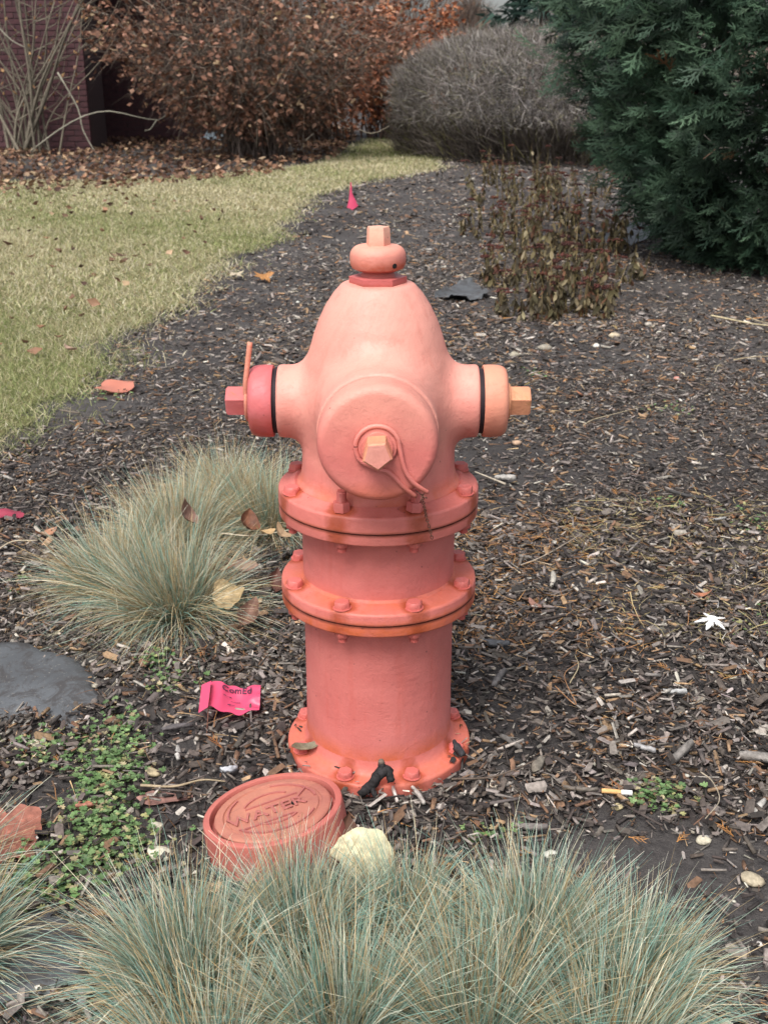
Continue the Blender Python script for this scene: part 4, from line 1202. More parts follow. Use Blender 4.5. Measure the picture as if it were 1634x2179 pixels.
# ------------------------------------------------------------------ single wood chips, sticks, straw
chip_list = [(1172, 1240, .062, .013, 1.45, (.36, .33, .28), 'pale grey curved bark sliver standing out on the mulch right of the middle flange'),
             (1460, 1055, .085, .012, -.25, (.05, .047, .045), 'long dark stick on the mulch far right of the upper flange'),
             (1445, 1600, .058, .016, .45, (.17, .155, .14), 'thick grey bark chip right of the hydrant base'),
             (1625, 1618, .075, .02, -.3, (.22, .20, .18), 'big striped grey bark piece at the right edge'),
             (1150, 1635, .045, .017, 1.3, (.20, .175, .14), 'upright fibrous tan chip right of the hydrant base'),
             (1435, 1472, .038, .012, -.1, (.36, .36, .35), 'whitish chip on the mulch at right'),
             (1370, 1590, .034, .011, -.2, (.30, .29, .285), 'pale grey chip next to the thick grey chip'),
             (1310, 1385, .036, .011, .3, (.11, .10, .10), 'dark wide chip on the mulch'),
             (1055, 1375, .05, .017, -.6, (.085, .088, .095), 'bluish dark bark slab touching the middle flange shadow'),
             (1062, 1455, .05, .013, .9, (.12, .11, .105), 'grey bark chip right of the lower barrel'),
             (886, 1705, .05, .008, -1.2, (.36, .33, .30), 'thin pale grey splinter in front of the base flange'),
             (1612, 1718, .045, .013, 1.0, (.34, .32, .29), 'light grey chip at the right edge below the bark piece'),
             (382, 1610, .042, .011, -1.2, (.38, .36, .33), 'whitish chip above the valve box'),
             (487, 1648, .026, .012, .5, (.40, .41, .43), 'small white chip on the rim side of the valve box'),
             (185, 1712, .03, .008, .1, (.3, .13, .09), 'reddish chip among the clover'),
             (440, 1500, .036, .012, -1.1, (.19, .16, .12), 'tan chip left of the pink flag'),
             (378, 1555, .05, .011, .5, (.11, .10, .10), 'dark stick piece below the pink flag'),
             (1085, 1590, .042, .013, -.7, (.13, .12, .11), 'dark grey chip right of the base flange'),
             (975, 1628, .036, .014, -1.0, (.04, .038, .042), 'charcoal chip on the right lip of the base flange'),
             (1130, 1760, .045, .012, -.15, (.16, .14, .13), 'grey chip in front of the hydrant at right'),
             (1235, 1680, .05, .009, -.35, (.14, .12, .10), 'long brown grey chip left of the cigarette butt'),
             (1100, 1860, .04, .012, -.5, (.24, .22, .2), 'grey chip over the front fescue row'),
             (220, 1080, .04, .014, .2, (.20, .17, .14), 'grey chip beside the fescue mound'),
             (150, 880, .06, .010, .3, (.16, .13, .10), 'brown stick at the lawn edge'),
             (1530, 1105, .045, .010, .9, (.34, .33, .31), 'pale chip near the right edge behind the white leaf'),
             (1075, 1018, .06, .02, -.5, (.36, .34, .31), 'curved pale root right of the upper flange'),
             (310, 1890, .08, .008, .6, (.035, .033, .03), 'thin dark twig in front of the clover')]
for i, (px, py, L, W, yaw, c_, lab) in enumerate(chip_list):
    x, y = P(px, py, .015)
    n_ = 7; V = []; r = np.random.default_rng(i)
    for k in range(n_ + 1):
        t = k / n_; w = W / 2 * (.35 + .65 * math.sin(math.pi * min(1, max(0, .12 + .76 * t)))) * r.uniform(.85, 1.15); th_ = W * .28 * r.uniform(.7, 1.2)
        cx_ = W * .35 * math.sin(2.2 * t + i); cz_ = .12 * W * math.sin(3 * t + i * 2)
        V += [(cx_ - w, (t - .5) * L, cz_ - th_), (cx_ + w, (t - .5) * L + W * .1, cz_ - th_ * .7), (cx_ + w * .7, (t - .5) * L, cz_ + th_), (cx_ - w * .2, (t - .5) * L, cz_ + th_ * 1.3), (cx_ - w * .8, (t - .5) * L, cz_ + th_ * .6)]
    F = [[k * 5 + j, k * 5 + (j + 1) % 5, (k + 1) * 5 + (j + 1) % 5, (k + 1) * 5 + j] for k in range(n_) for j in range(5)]
    F += [[0, 4, 3, 2], [0, 2, 1, 1][:4]]; F = F[:-1] + [[n_ * 5, n_ * 5 + 1, n_ * 5 + 2, n_ * 5 + 3]]
    V = np.array(V)
    C = np.tile(c_, (len(V), 1)) * r.uniform(.75, 1.25, (len(V), 1))
    o = link('wood_chip', raw_mesh('wood_chip', V, np.array(F), M['chip'], C))
    z = float(hg(x, y)) + .016
    if i == 18: z = .045
    o.location = (x, y, z); o.rotation_euler = (r.normal(0, .12), r.normal(0, .15), yaw - math.pi / 2)
    tag(o, lab, 'wood chip')

def stick(pts_px, rad, color, label, z=.022, name='twig', cat='twig', mat='bark', lift=None):
    pts = []
    for i, q in enumerate(pts_px):
        zz = z + (lift[i] if lift else 0)
        x, y = P(q[0], q[1], zz); pts.append((x, y, float(hg(x, y)) * .5 + zz))
    c_ = smooth_curve(pts, 18)
    rr = np.linspace(rad, rad * .5, len(c_))
    o_ = c_[0].copy()
    V, F, C = tube_np(c_ - o_, rr, 6, color)
    o = link(name, raw_mesh(name, V, F, M[mat], C, smooth=True)); o.location = o_
    return tag(o, label, cat)
stick([(1108, 1205), (1150, 1188), (1200, 1160), (1238, 1135)], .0016, (.34, .28, .22), 'thin tan twig crossing the mulch right of the middle flange')
stick([(1240, 905), (1262, 892), (1300, 882), (1362, 868)], .0016, (.40, .33, .22), 'pale bent straw on the mulch right of the right nozzle')
stick([(1512, 670), (1560, 680), (1600, 688), (1660, 696)], .0042, (.50, .42, .26), 'thick pale straw stalk at the right edge, upper of two')
stick([(1585, 672), (1620, 684), (1660, 694)], .0030, (.40, .33, .22), 'thin straw behind the thick pale stalk at the right edge')
stick([(1560, 768), (1600, 762), (1650, 758)], .0025, (.40, .32, .2), 'pale straw at the right edge below the thick stalk')
stick([(0, 1165), (30, 1150), (80, 1148)], .0020, (.5, .42, .3), 'pale straw at the left edge beside the fescue mound')
stick([(300, 1672), (370, 1676), (430, 1664), (480, 1668)], .0022, (.33, .26, .17), 'long tan twig arching behind the valve box')
stick([(330, 1680), (420, 1690), (470, 1700)], .0012, (.10, .08, .07), 'thin dark twig under the tan twig by the valve box')
stick([(500, 1628), (560, 1620), (610, 1606), (640, 1600)], .0028, (.05, .043, .04), 'dark root running behind the valve box to the hydrant base')
stick([(1180, 1462), (1225, 1500), (1200, 1440), (1232, 1410)], .0010, (.38, .2, .1), 'thin orange needle twig on the mulch')
stick([(1490, 1640), (1515, 1660), (1530, 1700), (1500, 1740)], .0013, (.32, .27, .2), 'curved grey grass stem over the right clover patch', .03)
stick([(1212, 1455), (1230, 1420), (1222, 1395)], .0012, (.42, .35, .22), 'short curved straw on the mulch')
stick([(600, 1700), (700, 1700), (760, 1712), (860, 1700)], .0026, (.045, .038, .036), 'dark root in front of the base flange')
stick([(960, 1665), (1060, 1655), (1180, 1600)], .0018, (.12, .09, .07), 'long brown twig right of the base flange')
stick([(470, 1135), (540, 1140), (620, 1128)], .0016, (.55, .48, .36), 'pale straw lying across the fescue to the hydrant', .07)
stick([(870, 1010), (1075, 1030), (1010, 1005)][1:], .0030, (.42, .36, .28), 'small pale root piece beside the upper flange')

# charred forked stick propped on the base flange
CH = empty('charred_stick', (0, 0, 0), 'charred black forked stick leaning on the front of the hydrant base', 'stick')
def chp(px, py, yy, z):   # point near the flange front
    return np.array((CAM_X + (px - 817) / 1480.0, yy, z))
a0, a1, a2, a3 = chp(765, 1672, -.150, .026), chp(790, 1650, -.146, .040), chp(806, 1628, -.142, .056), chp(812, 1610, -.138, .072)
b1, b2 = chp(826, 1628, -.142, .062), chp(832, 1648, -.150, .048)
parts = [tube_np(smooth_curve([a0, a1, a2], 10), np.linspace(.0062, .0085, 11), 8), tube_np(smooth_curve([a2, (a2 + a3) / 2 + [.002, 0, 0], a3], 8), np.linspace(.0078, .0050, 9), 8),
         tube_np(smooth_curve([a2, b1, b2], 10), np.linspace(.0085, .0055, 11), 8), tube_np(smooth_curve([a1, chp(797, 1664, -.156, .030), chp(806, 1672, -.160, .022)], 8), np.linspace(.005, .003, 9), 7)]
V_, F_, C_ = merge(parts)
V_ += rng.normal(0, .0007, V_.shape)
link('stem', raw_mesh('stem', V_, F_, M['char'], smooth=True), CH)
V_, F_, C_ = tube_np([a3 - [0, 0, .001], a3 + [-.001, 0, .004], a3 + [-.001, 0, .006]], [.0052, .0040, .002], 8)
link('broken_tip', raw_mesh('broken_tip', V_, F_, M['char_tip'], smooth=True), CH)

# cigarette butt
cx_, cy_ = P(1312, 1690, .012)
CB = empty('cigarette_butt', (cx_, cy_, float(hg(cx_, cy_)) + .016), 'cigarette butt with orange filter and white end on the mulch at right', 'cigarette butt')
CB.rotation_euler = (0, 0, -.14)
def cyl_part(name, x0, x1, r, mat, parent):
    V, F, C = tube_np([(x0, 0, 0), (x0 + .0008, 0, 0), ((x0 + x1) / 2, .0003, .0002), (x1 - .0008, 0, 0), (x1, 0, 0)], [r * .92, r, r * .95, r, r * .92], 14)
    return link(name, raw_mesh(name, V, F, mat, smooth=True), parent)
cyl_part('filter', -.0225, .0052, .0037, M['filter'], CB)
cyl_part('paper', .0055, .0215, .0040, M['paper'], CB)

# ------------------------------------------------------------------ marking flags and scraps
def sheet(name, W, H, nx_, ny_, zf, mat, parent=None, xf=None):
    V = []
    for j in range(ny_ + 1):
        for i in range(nx_ + 1):
            u, v = i / nx_, j / ny_
            x, y = (u - .5) * W, (v - .5) * H
            if xf: x, y = xf(u, v, x, y)
            V.append((x, y, zf(u, v)))
    F = [[j * (nx_ + 1) + i, j * (nx_ + 1) + i + 1, (j + 1) * (nx_ + 1) + i + 1, (j + 1) * (nx_ + 1) + i] for j in range(ny_) for i in range(nx_)]
    return link(name, raw_mesh(name, V, F, mat, smooth=True), parent)
fx, fy_ = P(500, 1498, .03)
FL = empty('marking_flag', (fx, fy_, .040), 'crumpled hot pink marking flag with dark print lying left of the lower barrel', 'flag')
FL.rotation_euler = (math.radians(16), math.radians(2), math.radians(3))
zf = lambda u, v: .004 * math.sin(5 * u + 1.5) * (1 - .5 * v) + .002 * math.sin(9 * u * v + 2) + .0012 * math.sin(12 * u - 5 * v) + .007 * max(0, u - .62) * math.sin(14 * v + 1) + .010 * math.exp(-((u - .25) / .1) ** 2) * v
xf = lambda u, v, x, y: (x + .010 * (1 - v) * (-1 if u < .1 else -.5) * (1 - u), y + .004 * math.sin(7 * u + .5) + .003 * math.sin(17 * u))
fs = sheet('sheet', .083, .058, 30, 20, zf, M['flag'], FL, xf)
fo = sheet('folded_edge', .016, .062, 6, 14, lambda u, v: .004 + .014 * u * (1 - .3 * v), M['flag'], FL)
fo.location = (-.047, -.006, .002)
def drape(o):
    for v in o.data.vertices:
        u = v.co.x / .083 + .5; w = v.co.y / .058 + .5
        v.co.z += zf(min(max(u, 0), 1), min(max(w, 0), 1)) + .0026
    o.data.update()
tx = add_text("ComEd", .0155, .0001, M['ink'], Matrix.Translation((.003, .017, 0)) @ Matrix.Rotation(-.03, 4, 'Z'), FL, 'printed_name')
drape(tx)
for (ux, uy, uw, uh) in ((-.012, .002, .014, .0014), (.002, -.006, .016, .0012), (-.004, -.014, .012, .0012)):
    q = sheet('ink_smudge', uw, uh, 4, 1, lambda u, v: 0, M['ink'], FL)
    for v in q.data.vertices: v.co.x += ux; v.co.y += uy + rng.normal(0, .0005)
    drape(q)
V_, F_, C_ = tube_np([(-.039, .020, .010), (-.0395, -.02, .010), (-.040, -.070, -.012)], .0009, 6, (.3, .2, .15))
link('wire', raw_mesh('wire', V_, F_, M['rusty']), FL)

fx, fy_ = P(748, 446)
FF = empty('marking_flag', (fx, fy_, float(hg(fx, fy_))), 'small upright hot pink marking flag in the bare soil beyond the hydrant', 'flag')
V = np.array([(-.034, 0, .015), (.008, -.022, .0), (.050, 0, .028), (-.018, .0, .075), (-.004, -.014, .085), (.030, .0, .07), (-.012, 0, .13), (-.006, -.008, .14), (.006, 0, .12), (-.006, 0, .20), (-.002, -.003, .20), (.002, 0, .195)])
F = np.array([[0, 1, 4, 3], [1, 2, 5, 4], [3, 4, 7, 6], [4, 5, 8, 7], [6, 7, 10, 9], [7, 8, 11, 10]])
link('sheet', raw_mesh('sheet', V, F, M['flag'], smooth=False), FF)
V_, F_, C_ = tube_np([(-.004, .004, -.02), (-.004, .004, .1), (-.003, .003, .205)], .002, 5)
link('wire', raw_mesh('wire', V_, F_, M['rusty']), FF)

def scrap(px, py, W, H, yaw, mat, label, seed):
    x, y = P(px, py, .012)
    r = np.random.default_rng(seed); ph = r.uniform(0, 6, 4)
    o = sheet('plastic_scrap', W, H, 12, 8, lambda u, v: W * (.05 * math.sin(6 * u + ph[0]) + .05 * math.sin(5 * v + ph[1] + 3 * u)), mat, None, lambda u, v, xx, yy: (xx + W * .06 * math.sin(8 * v + ph[2]), yy + H * .12 * math.sin(5 * u + ph[3])))
    o.location = (x, y, float(hg(x, y)) + .02); o.rotation_euler = (.08, .03, yaw)
    return tag(o, label, 'scrap')
scrap(250, 832, .105, .095, -.1, M['flag_faded'], 'faded salmon plastic scrap lying at the lawn edge', 3)
scrap(22, 1097, .055, .040, .5, M['flag_dull'], 'dull pink plastic scrap at the left edge', 4)

# weed barrier showing through the soil
def fabric(pts_px, label, z=.010, amp=.003, rim=.0):
    poly = np.array([P(*p) for p in pts_px]); c_ = poly.mean(0)
    n_ = 48; pc = np.concatenate([poly, poly[:1]]); t = np.linspace(0, len(poly), n_, endpoint=False)
    i0 = t.astype(int); f_ = (t - i0)[:, None]; ring = pc[i0] * (1 - f_) + pc[i0 + 1] * f_
    ring = c_ + (ring - c_) * (1 + .10 * np.sin(np.arange(n_) * .9) * np.sin(np.arange(n_) * .35 + 1) + rng.normal(0, .015, n_))[:, None]
    V = []
    for k in (.004, 1.2, 2.3, 3.5, 4.7, 5.8, 6.9, 8):
        q = c_ + (ring - c_) * k / 8
        zz = hg(q[:, 0], q[:, 1]) + z + amp * np.sin(q[:, 0] * 25 + 1) * np.cos(q[:, 1] * 31) + (rim * (k / 8) ** 4) * (np.sin(np.arange(n_) * .5) > 0)
        if k == 8: zz = zz - (.014 if not rim else 0)
        V.append(np.concatenate([q, zz[:, None]], 1))
    V = np.concatenate(V)
    F = [[k * n_ + i, k * n_ + (i + 1) % n_, (k + 1) * n_ + (i + 1) % n_, (k + 1) * n_ + i] for k in range(7) for i in range(n_)]
    o_ = np.array([c_[0], c_[1], 0]); V = V - o_
    o = link('weed_barrier', raw_mesh('weed_barrier', V, np.array(F), M['fabric'], smooth=True)); o.location = o_
    return tag(o, label, 'ground fabric')
for pts_, lab_, z_, am_, rim_ in FABRICS: fabric(pts_, lab_, z_, am_, rim_)

# ------------------------------------------------------------------ dead sedum clumps
lv2, lf2 = leaf_oval(1, .42, .1, .3, .03, 3, 3, 1)
def sedum(px, py, ns, H, R_, label):
    x0, y0 = P(px, py)
    H *= .70; R_ *= 1.25; ns = int(ns * .68)
    root = empty('sedum_plant', (x0, y0, float(hg(x0, y0))), label, 'plant', 'dead sedum plants beside the evergreen')
    a = rng.uniform(0, 6.28, ns); r = R_ * np.sqrt(rng.random(ns))
    bx, by = r * np.cos(a) * .75, r * np.sin(a) * .75
    hh = H * rng.uniform(.35, 1.25, ns)
    d = np.stack([rng.normal(0, .16, ns) + bx * .6, rng.normal(0, .16, ns) + by * .6, np.ones(ns)], -1)
    r0 = np.stack([bx, by, np.zeros(ns)], -1)
    side = np.stack([np.ones(ns), rng.normal(0, .2, ns), np.zeros(ns)], -1)
    c_ = pick([(.17, .13, .06, 3), (.24, .18, .09, 2), (.09, .06, .03, 2)], ns)
    V, F, C = ribbons(r0, d, hh, np.full(ns, .007), np.zeros(ns), side, 3, c_)
    link('stems', raw_mesh('stems', V, F, M['twig'], C), root)
    nl = ns * 13
    si = rng.integers(0, ns, nl); t = rng.uniform(.05, .92, nl)
    dn = d / np.linalg.norm(d, axis=1, keepdims=True)
    p = r0[si] + dn[si] * (hh[si] * t)[:, None]
    aa = rng.uniform(0, 6.28, nl)
    dd = np.stack([np.cos(aa) * .5, np.sin(aa) * .5, -rng.uniform(.3, 1.4, nl)], -1)
    V, F, C = scatter(lv2, lf2, rot_to(dd, rng.uniform(0, 6.28, nl)), p + dd * .02, rng.uniform(.028, .058, nl), pick([(.10, .083, .045, 4), (.15, .120, .062, 3), (.27, .22, .13, 1.3), (.06, .048, .03, 5), (.12, .055, .03, 1.5)], nl, .22))
    link('leaves', raw_mesh('leaves', V, F, M['bush_leaf'], C), root)
    hs_ = np.where((rng.random(ns) < .42) & (hh > H * .55))[0]; per = 26
    for q_ in hs_:
        hr = rng.uniform(.022, .052)
        u = rng.uniform(0, 6.28, per); q = np.sqrt(rng.random(per)) * hr
        pp = np.stack([q * np.cos(u), q * np.sin(u), -q * q * 5 + rng.normal(0, .003, per)], -1)
        V, F, C = scatter(*stone_low, np.tile(np.eye(3), (per, 1, 1)), pp, rng.uniform(.009, .016, per), np.repeat(pick([(.080, .030, .024, 4), (.055, .024, .020, 3), (.12, .045, .03, 1)], 1), per, axis=0) * rng.uniform(.6, 1.3, (per, 1)))
        h_ = link('flower_head', raw_mesh('flower_head', V, F, M['twig'], C), root)
        h_.location = r0[q_] + dn[q_] * hh[q_]
stone_low = (np.array([(1, 0, 0), (0, 1, 0), (-1, 0, 0), (0, -1, 0), (0, 0, .7), (0, 0, -.7)]) * .5, np.array([[0, 1, 4], [1, 2, 4], [2, 3, 4], [3, 0, 4], [1, 0, 5], [2, 1, 5], [3, 2, 5], [0, 3, 5]]))
for a in [(1130, 672, 44, .23, .17, 'withered sedum plant at the near left of the dead clump'),
          (1245, 662, 48, .24, .18, 'withered sedum plant at the near right of the dead clump'),
          (1180, 625, 44, .30, .20, 'withered sedum plant in the middle behind the nearest two'),
          (1090, 600, 34, .30, .20, 'sedum plant with red heads at the left edge of the second row'),
          (1300, 600, 30, .26, .20, 'sparse sedum plant nearest the evergreen'),
          (1150, 545, 44, .36, .26, 'tall olive sedum plant in the third row, left one'),
          (1270, 540, 44, .36, .26, 'tall olive sedum plant in the third row, right one'),
          (1060, 500, 34, .34, .28, 'sedum plant with dull red heads left of the tall olive ones'),
          (1190, 470, 44, .40, .34, 'sedum plant with broad red heads in the fourth row'),
          (1090, 432, 40, .40, .36, 'far sedum plant at left in front of the hedge'),
          (1220, 420, 44, .42, .38, 'far sedum plant tucked under the evergreen edge'),
          (1120, 392, 36, .42, .42, 'farthest sedum plant with rusty red heads below the hedge')]:
    sedum(*a)

# ------------------------------------------------------------------ evergreen (arborvitae)
def evergreen():
    cx, cy, Ht = 2.22, 4.90, 4.2
    root = empty('arborvitae_tree', (cx, cy, 0), 'big dark green arborvitae with drooping flat sprays at the right', 'tree')
    z_k = [-.02, .15, .35, .6, .9, 1.3, 1.8, 2.4, 3.2, 4.2]
    r_k = [.42, .62, .82, .98, 1.10, 1.22, 1.25, 1.1, .75, .1]
    pr = [spray_proto(2, 6, s) for s in (1, 2, 3, 9)]
    parts = []
    for layer, (n, lo, hi, sz) in enumerate([(12500, .86, 1.05, .115), (6500, .55, .88, .17), (3600, .30, .60, .24)]):
        z = rng.uniform(.04, 3.4, n) ; a = rng.uniform(0, 2 * math.pi, n)
        # the side toward the lawn and path carries the most growth
        keep = (np.cos(a - math.radians(245)) > -.35) | (rng.random(n) < .2); z, a = z[keep], a[keep]; n = len(z)
        low = rng.random(n) < np.where(z > 1.9, .25, 1.0); z, a = z[low], a[low]; n = len(z)
        lump = 1 + .11 * np.sin(5 * a + 3 * z) * np.sin(4.2 * z + 2 * a) + .07 * np.sin(11 * a - 6 * z) + .05 * np.sin(17 * a + 13 * z)
        r = np.interp(z, z_k, r_k) * lump * rng.uniform(lo, hi, n)
        p = np.stack([r * np.cos(a), r * np.sin(a), z], -1)
        out = np.stack([np.cos(a), np.sin(a), np.zeros(n)], -1)
        tan = np.stack([-np.sin(a), np.cos(a), np.zeros(n)], -1)
        d = out * rng.uniform(.3, 1.0, n)[:, None] + tan * rng.normal(0, .5, n)[:, None] + np.array([0, 0, 1.0]) * rng.uniform(-.75, .55, n)[:, None]
        R = rot_to(d, rng.uniform(0, math.pi, n) * .5 + rng.normal(0, .5, n))
        S = sz * rng.uniform(.6, 1.4, n)
        clump = soft_noise(a * 2.5, z * 2.5, 2.6, 9)
        C = pick([(.030, .060, .036, 4), (.046, .082, .048, 3), (.075, .125, .075, 2.0), (.022, .040, .025, 2), (.17, .085, .04, .035)], n, .2) * (1 + .40 * clump)[:, None]
        kk = rng.integers(0, 4, n)
        for q in range(4):
            s_ = kk == q
            pv, pf = pr[q]
            tipw = .8 + .55 * np.clip(np.linalg.norm(pv, axis=1), 0, 1)
            parts.append(scatter(pv, pf, R[s_], p[s_], S[s_], C[s_], tipw))
    V, F, C = merge(parts)
    link('crown', raw_mesh('crown', V, F, M['foliage'], C), root)
    tp = [tube_np([(0, 0, -.05), (.02, .0, 1), (0, .03, 2.4), (.02, 0, 3.9)], [.09, .075, .05, .015], 10, (.10, .06, .045))]
    for i in range(70):
        a = rng.uniform(0, 6.28); z = rng.uniform(.15, 3.2); rr = np.interp(z, z_k, r_k) * .93
        p0 = np.array((0, 0, z)); p2 = np.array((rr * math.cos(a), rr * math.sin(a), z + .12)); p1 = (p0 + p2) / 2 + [0, 0, -.08]
        tp.append(tube_np(smooth_curve([p0, p1, p2], 6), np.linspace(.016, .004, 7), 5, (.13, .075, .05)))
    V, F, C = merge(tp)
    link('trunk', raw_mesh('trunk', V, F, M['bark'], C, smooth=True), root)
    # two dead grey forked twigs showing on the face
    for (ax, az_, r_) in ((math.radians(236), .62, 1.0), (math.radians(262), .9, 1.1)):
        p0 = np.array((r_ * .9 * math.cos(ax), r_ * .9 * math.sin(ax), az_)); p1 = p0 + [-.14, -.10, .03]; p2 = p1 + [-.08, -.03, .06]; p3 = p1 + [-.07, -.02, -.05]
        V, F, C = merge([tube_np([p0, (p0 + p1) / 2 + [0, 0, .01], p1], [.005, .004, .0035], 5, (.34, .3, .26)), tube_np([p1, p2], [.003, .0015], 5, (.34, .3, .26)), tube_np([p1, p3], [.003, .0015], 5, (.34, .2, .14))])
        link('dead_twig', raw_mesh('dead_twig', V, F, M['bark'], C), root)
evergreen()

# ------------------------------------------------------------------ clipped bare hedge
def hedge():
    cx, cy = 2.22, 13.6
    root = empty('bare_hedge', (cx, cy, 0), 'clipped rounded leafless grey twig hedge between the brown bush and the evergreen', 'hedge')
    n = 85000
    # points over a rounded block, long axis running away to the right
    u = rng.uniform(0, 2 * math.pi, n); v = rng.uniform(-.35, 1, n)
    rx, ry, rz = 2.12, 2.7, .78
    s = np.sqrt(np.clip(1 - np.abs(v) ** 2.6, 0, 1)) ** .8
    k = rng.uniform(.80, 1.0, n) ** 1
    lump = 1 + .03 * np.sin(5 * u) * np.sin(6 * v) + .02 * np.sin(13 * u + 4 * v)
    x, y, z = rx * np.cos(u) * s * k * lump, ry * np.sin(u) * s * k * lump, .64 + rz * v * (k * .6 + .4)
    keep = (np.sin(u) < .3) | (v > .55); x, y, z, u, v = x[keep], y[keep], z[keep], u[keep], v[keep]; n = len(x)
    nrm = np.stack([np.cos(u) * s[keep], np.sin(u) * s[keep], np.clip(v, -.2, 1)], -1)
    d = nrm * .8 + rng.normal(0, .75, (n, 3)) + np.array([0, 0, .5])
    L = rng.uniform(.05, .17, n)
    c_ = pick([(.16, .142, .130, 4), (.25, .225, .205, 3), (.07, .06, .052, 3.5), (.38, .35, .32, 1.2), (.17, .155, .085, 1.2)], n, .18)
    parts = [ribbons(np.stack([x, y, z], -1), d, L, rng.uniform(.0035, .0075, n), np.zeros(n), None, 2, c_, c_ * 1.25, rng.normal(0, .04, (n, 3)))]
    # low skirt of twigs running down to the ground
    n = 14000
    u = rng.uniform(math.pi * .95, 2.05 * math.pi, n); k = rng.uniform(.5, .98, n)
    x, y = rx * np.cos(u) * k, ry * np.sin(u) * k
    z = rng.uniform(0.0, .35, n)
    d = np.stack([np.cos(u) * .8, np.sin(u) * .8, rng.uniform(.3, 1.2, n)], -1) + rng.normal(0, .3, (n, 3))
    c_ = pick([(.10, .082, .07, 4), (.14, .12, .10, 3), (.06, .05, .045, 3), (.15, .14, .06, 1)], n, .15)
    parts.append(ribbons(np.stack([x, y, z], -1), d, rng.uniform(.12, .35, n), rng.uniform(.006, .011, n), np.zeros(n), None, 2, c_))
    V, F, C = merge(parts)
    link('twigs', raw_mesh('twigs', V, F, M['twig'], C), root)
    tp = []
    for i in range(160):
        a = rng.uniform(0, 6.28); r = math.sqrt(rng.random()) * .72
        p0 = np.array((rx * r * math.cos(a), ry * r * math.sin(a), 0)); p1 = p0 * [1.25, 1.25, 1] + [0, 0, rng.uniform(.8, 1.2)]
        tp.append(tube_np(smooth_curve([p0, (p0 + p1) / 2 + rng.normal(0, .05, 3), p1], 4), np.linspace(.018, .006, 5), 5, (.09, .08, .075)))
    V, F, C = merge(tp)
    link('stems', raw_mesh('stems', V, F, M['bark'], C), root)
hedge()

# ------------------------------------------------------------------ leafy shrubs at the back
def leafy_shrub(cx, cy, rx, ry, zc, rz, nst, ntw, nlf, pal, stem_c, label, leaf=.075, base_r=.28, bottom=.35, lowcut=.9):
    root = empty('leafy_shrub', (cx, cy, 0), label, 'shrub')
    tips, parts = [], []
    for i in range(nst):
        a = rng.uniform(0, 6.28); q = math.sqrt(rng.random()); ph = rng.uniform(-.2, 1)
        tip = np.array((rx * q * math.cos(a) * .95, ry * q * math.sin(a) * .95, zc + rz * math.sqrt(max(0, 1 - q * q)) * ph))
        b0 = np.array((base_r * rng.normal(0, .5), base_r * rng.normal(0, .5), -.02))
        mid_ = b0 * .35 + tip * .55 + [0, 0, .25 * rng.random()] ; mid_[2] = max(mid_[2], .3)
        c_ = smooth_curve([b0, b0 * .75 + tip * .22 + [0, 0, .25], mid_, tip], 12)
        tips.append(c_)
        parts.append(tube_np(c_, np.linspace(rng.uniform(.010, .018), .003, len(c_)), 5, np.array(stem_c) * rng.uniform(.7, 1.3), cap=False))
    V, F, C = merge(parts)
    link('stems', raw_mesh('stems', V, F, M['bark'], C, smooth=True), root)
    allp = np.concatenate([t[len(t) // 3:] for t in tips])
    st = allp[rng.integers(0, len(allp), ntw)]
    out = st / np.array([rx, ry, rz]); out[:, 2] = (st[:, 2] - zc) / rz
    d = out * .9 + rng.normal(0, .5, (ntw, 3)) + [0, 0, .1]
    L = rng.uniform(.15, .55, ntw)
    c_ = pick([(.12, .09, .07, 3), (.19, .15, .12, 3), (.27, .23, .18, 1.2), (.055, .04, .035, 3)], ntw, .15)
    tw = ribbons(st, d, L, rng.uniform(.004, .008, ntw), rng.uniform(-.1, .3, ntw), None, 3, c_, None, rng.normal(0, .05, (ntw, 3)))
    # leaves sit on the outer half of the twigs
    ti = rng.integers(0, ntw, nlf); t = rng.uniform(.35, 1.0, nlf)
    dn = d / np.linalg.norm(d, axis=1, keepdims=True)
    p = st[ti] + dn[ti] * (L[ti] * t)[:, None]
    e = np.sqrt((p[:, 0] / rx) ** 2 + (p[:, 1] / ry) ** 2 + ((p[:, 2] - zc) / rz) ** 2)
    k = (e > rng.uniform(.35, .95, nlf)) & (p[:, 2] > bottom * rng.uniform(.2, 1.4, nlf))
    p = p[k]; m_ = len(p)
    aa = rng.uniform(0, 6.28, m_)
    dd = np.stack([np.cos(aa), np.sin(aa), rng.uniform(-1.2, .4, m_)], -1)
    lf_ = scatter(lv, lf, rot_to(dd, rng.uniform(0, 6.28, m_)), p, leaf * rng.uniform(.55, 1.25, m_), pick(pal, m_, .2))
    link('twigs', raw_mesh('twigs', tw[0], tw[1], M['twig'], tw[2]), root)
    link('leaves', raw_mesh('leaves', lf_[0], lf_[1], M['bush_leaf'], lf_[2]), root)
    return root
BR_PAL = [(.20, .10, .062, 4), (.29, .15, .10, 3), (.38, .22, .155, 1.6), (.12, .06, .04, 3), (.40, .28, .17, .7)]
sx, sy = P(535, 342)
leafy_shrub(sx, sy + .25, 1.85, 1.35, 1.25, 1.15, 150, 12000, 20000, BR_PAL, (.13, .10, .085), 'large brown leaved multi stemmed shrub behind the lawn', .075)
leafy_shrub(.12, 16.6, 1.20, 1.1, 1.15, 1.35, 70, 3200, 15000, [(.36, .13, .06, 4), (.44, .18, .09, 3), (.26, .09, .045, 3), (.50, .28, .16, 1)], (.16, .10, .08), 'rusty orange leaved shrub right of the large brown shrub', .085, .4, .08)
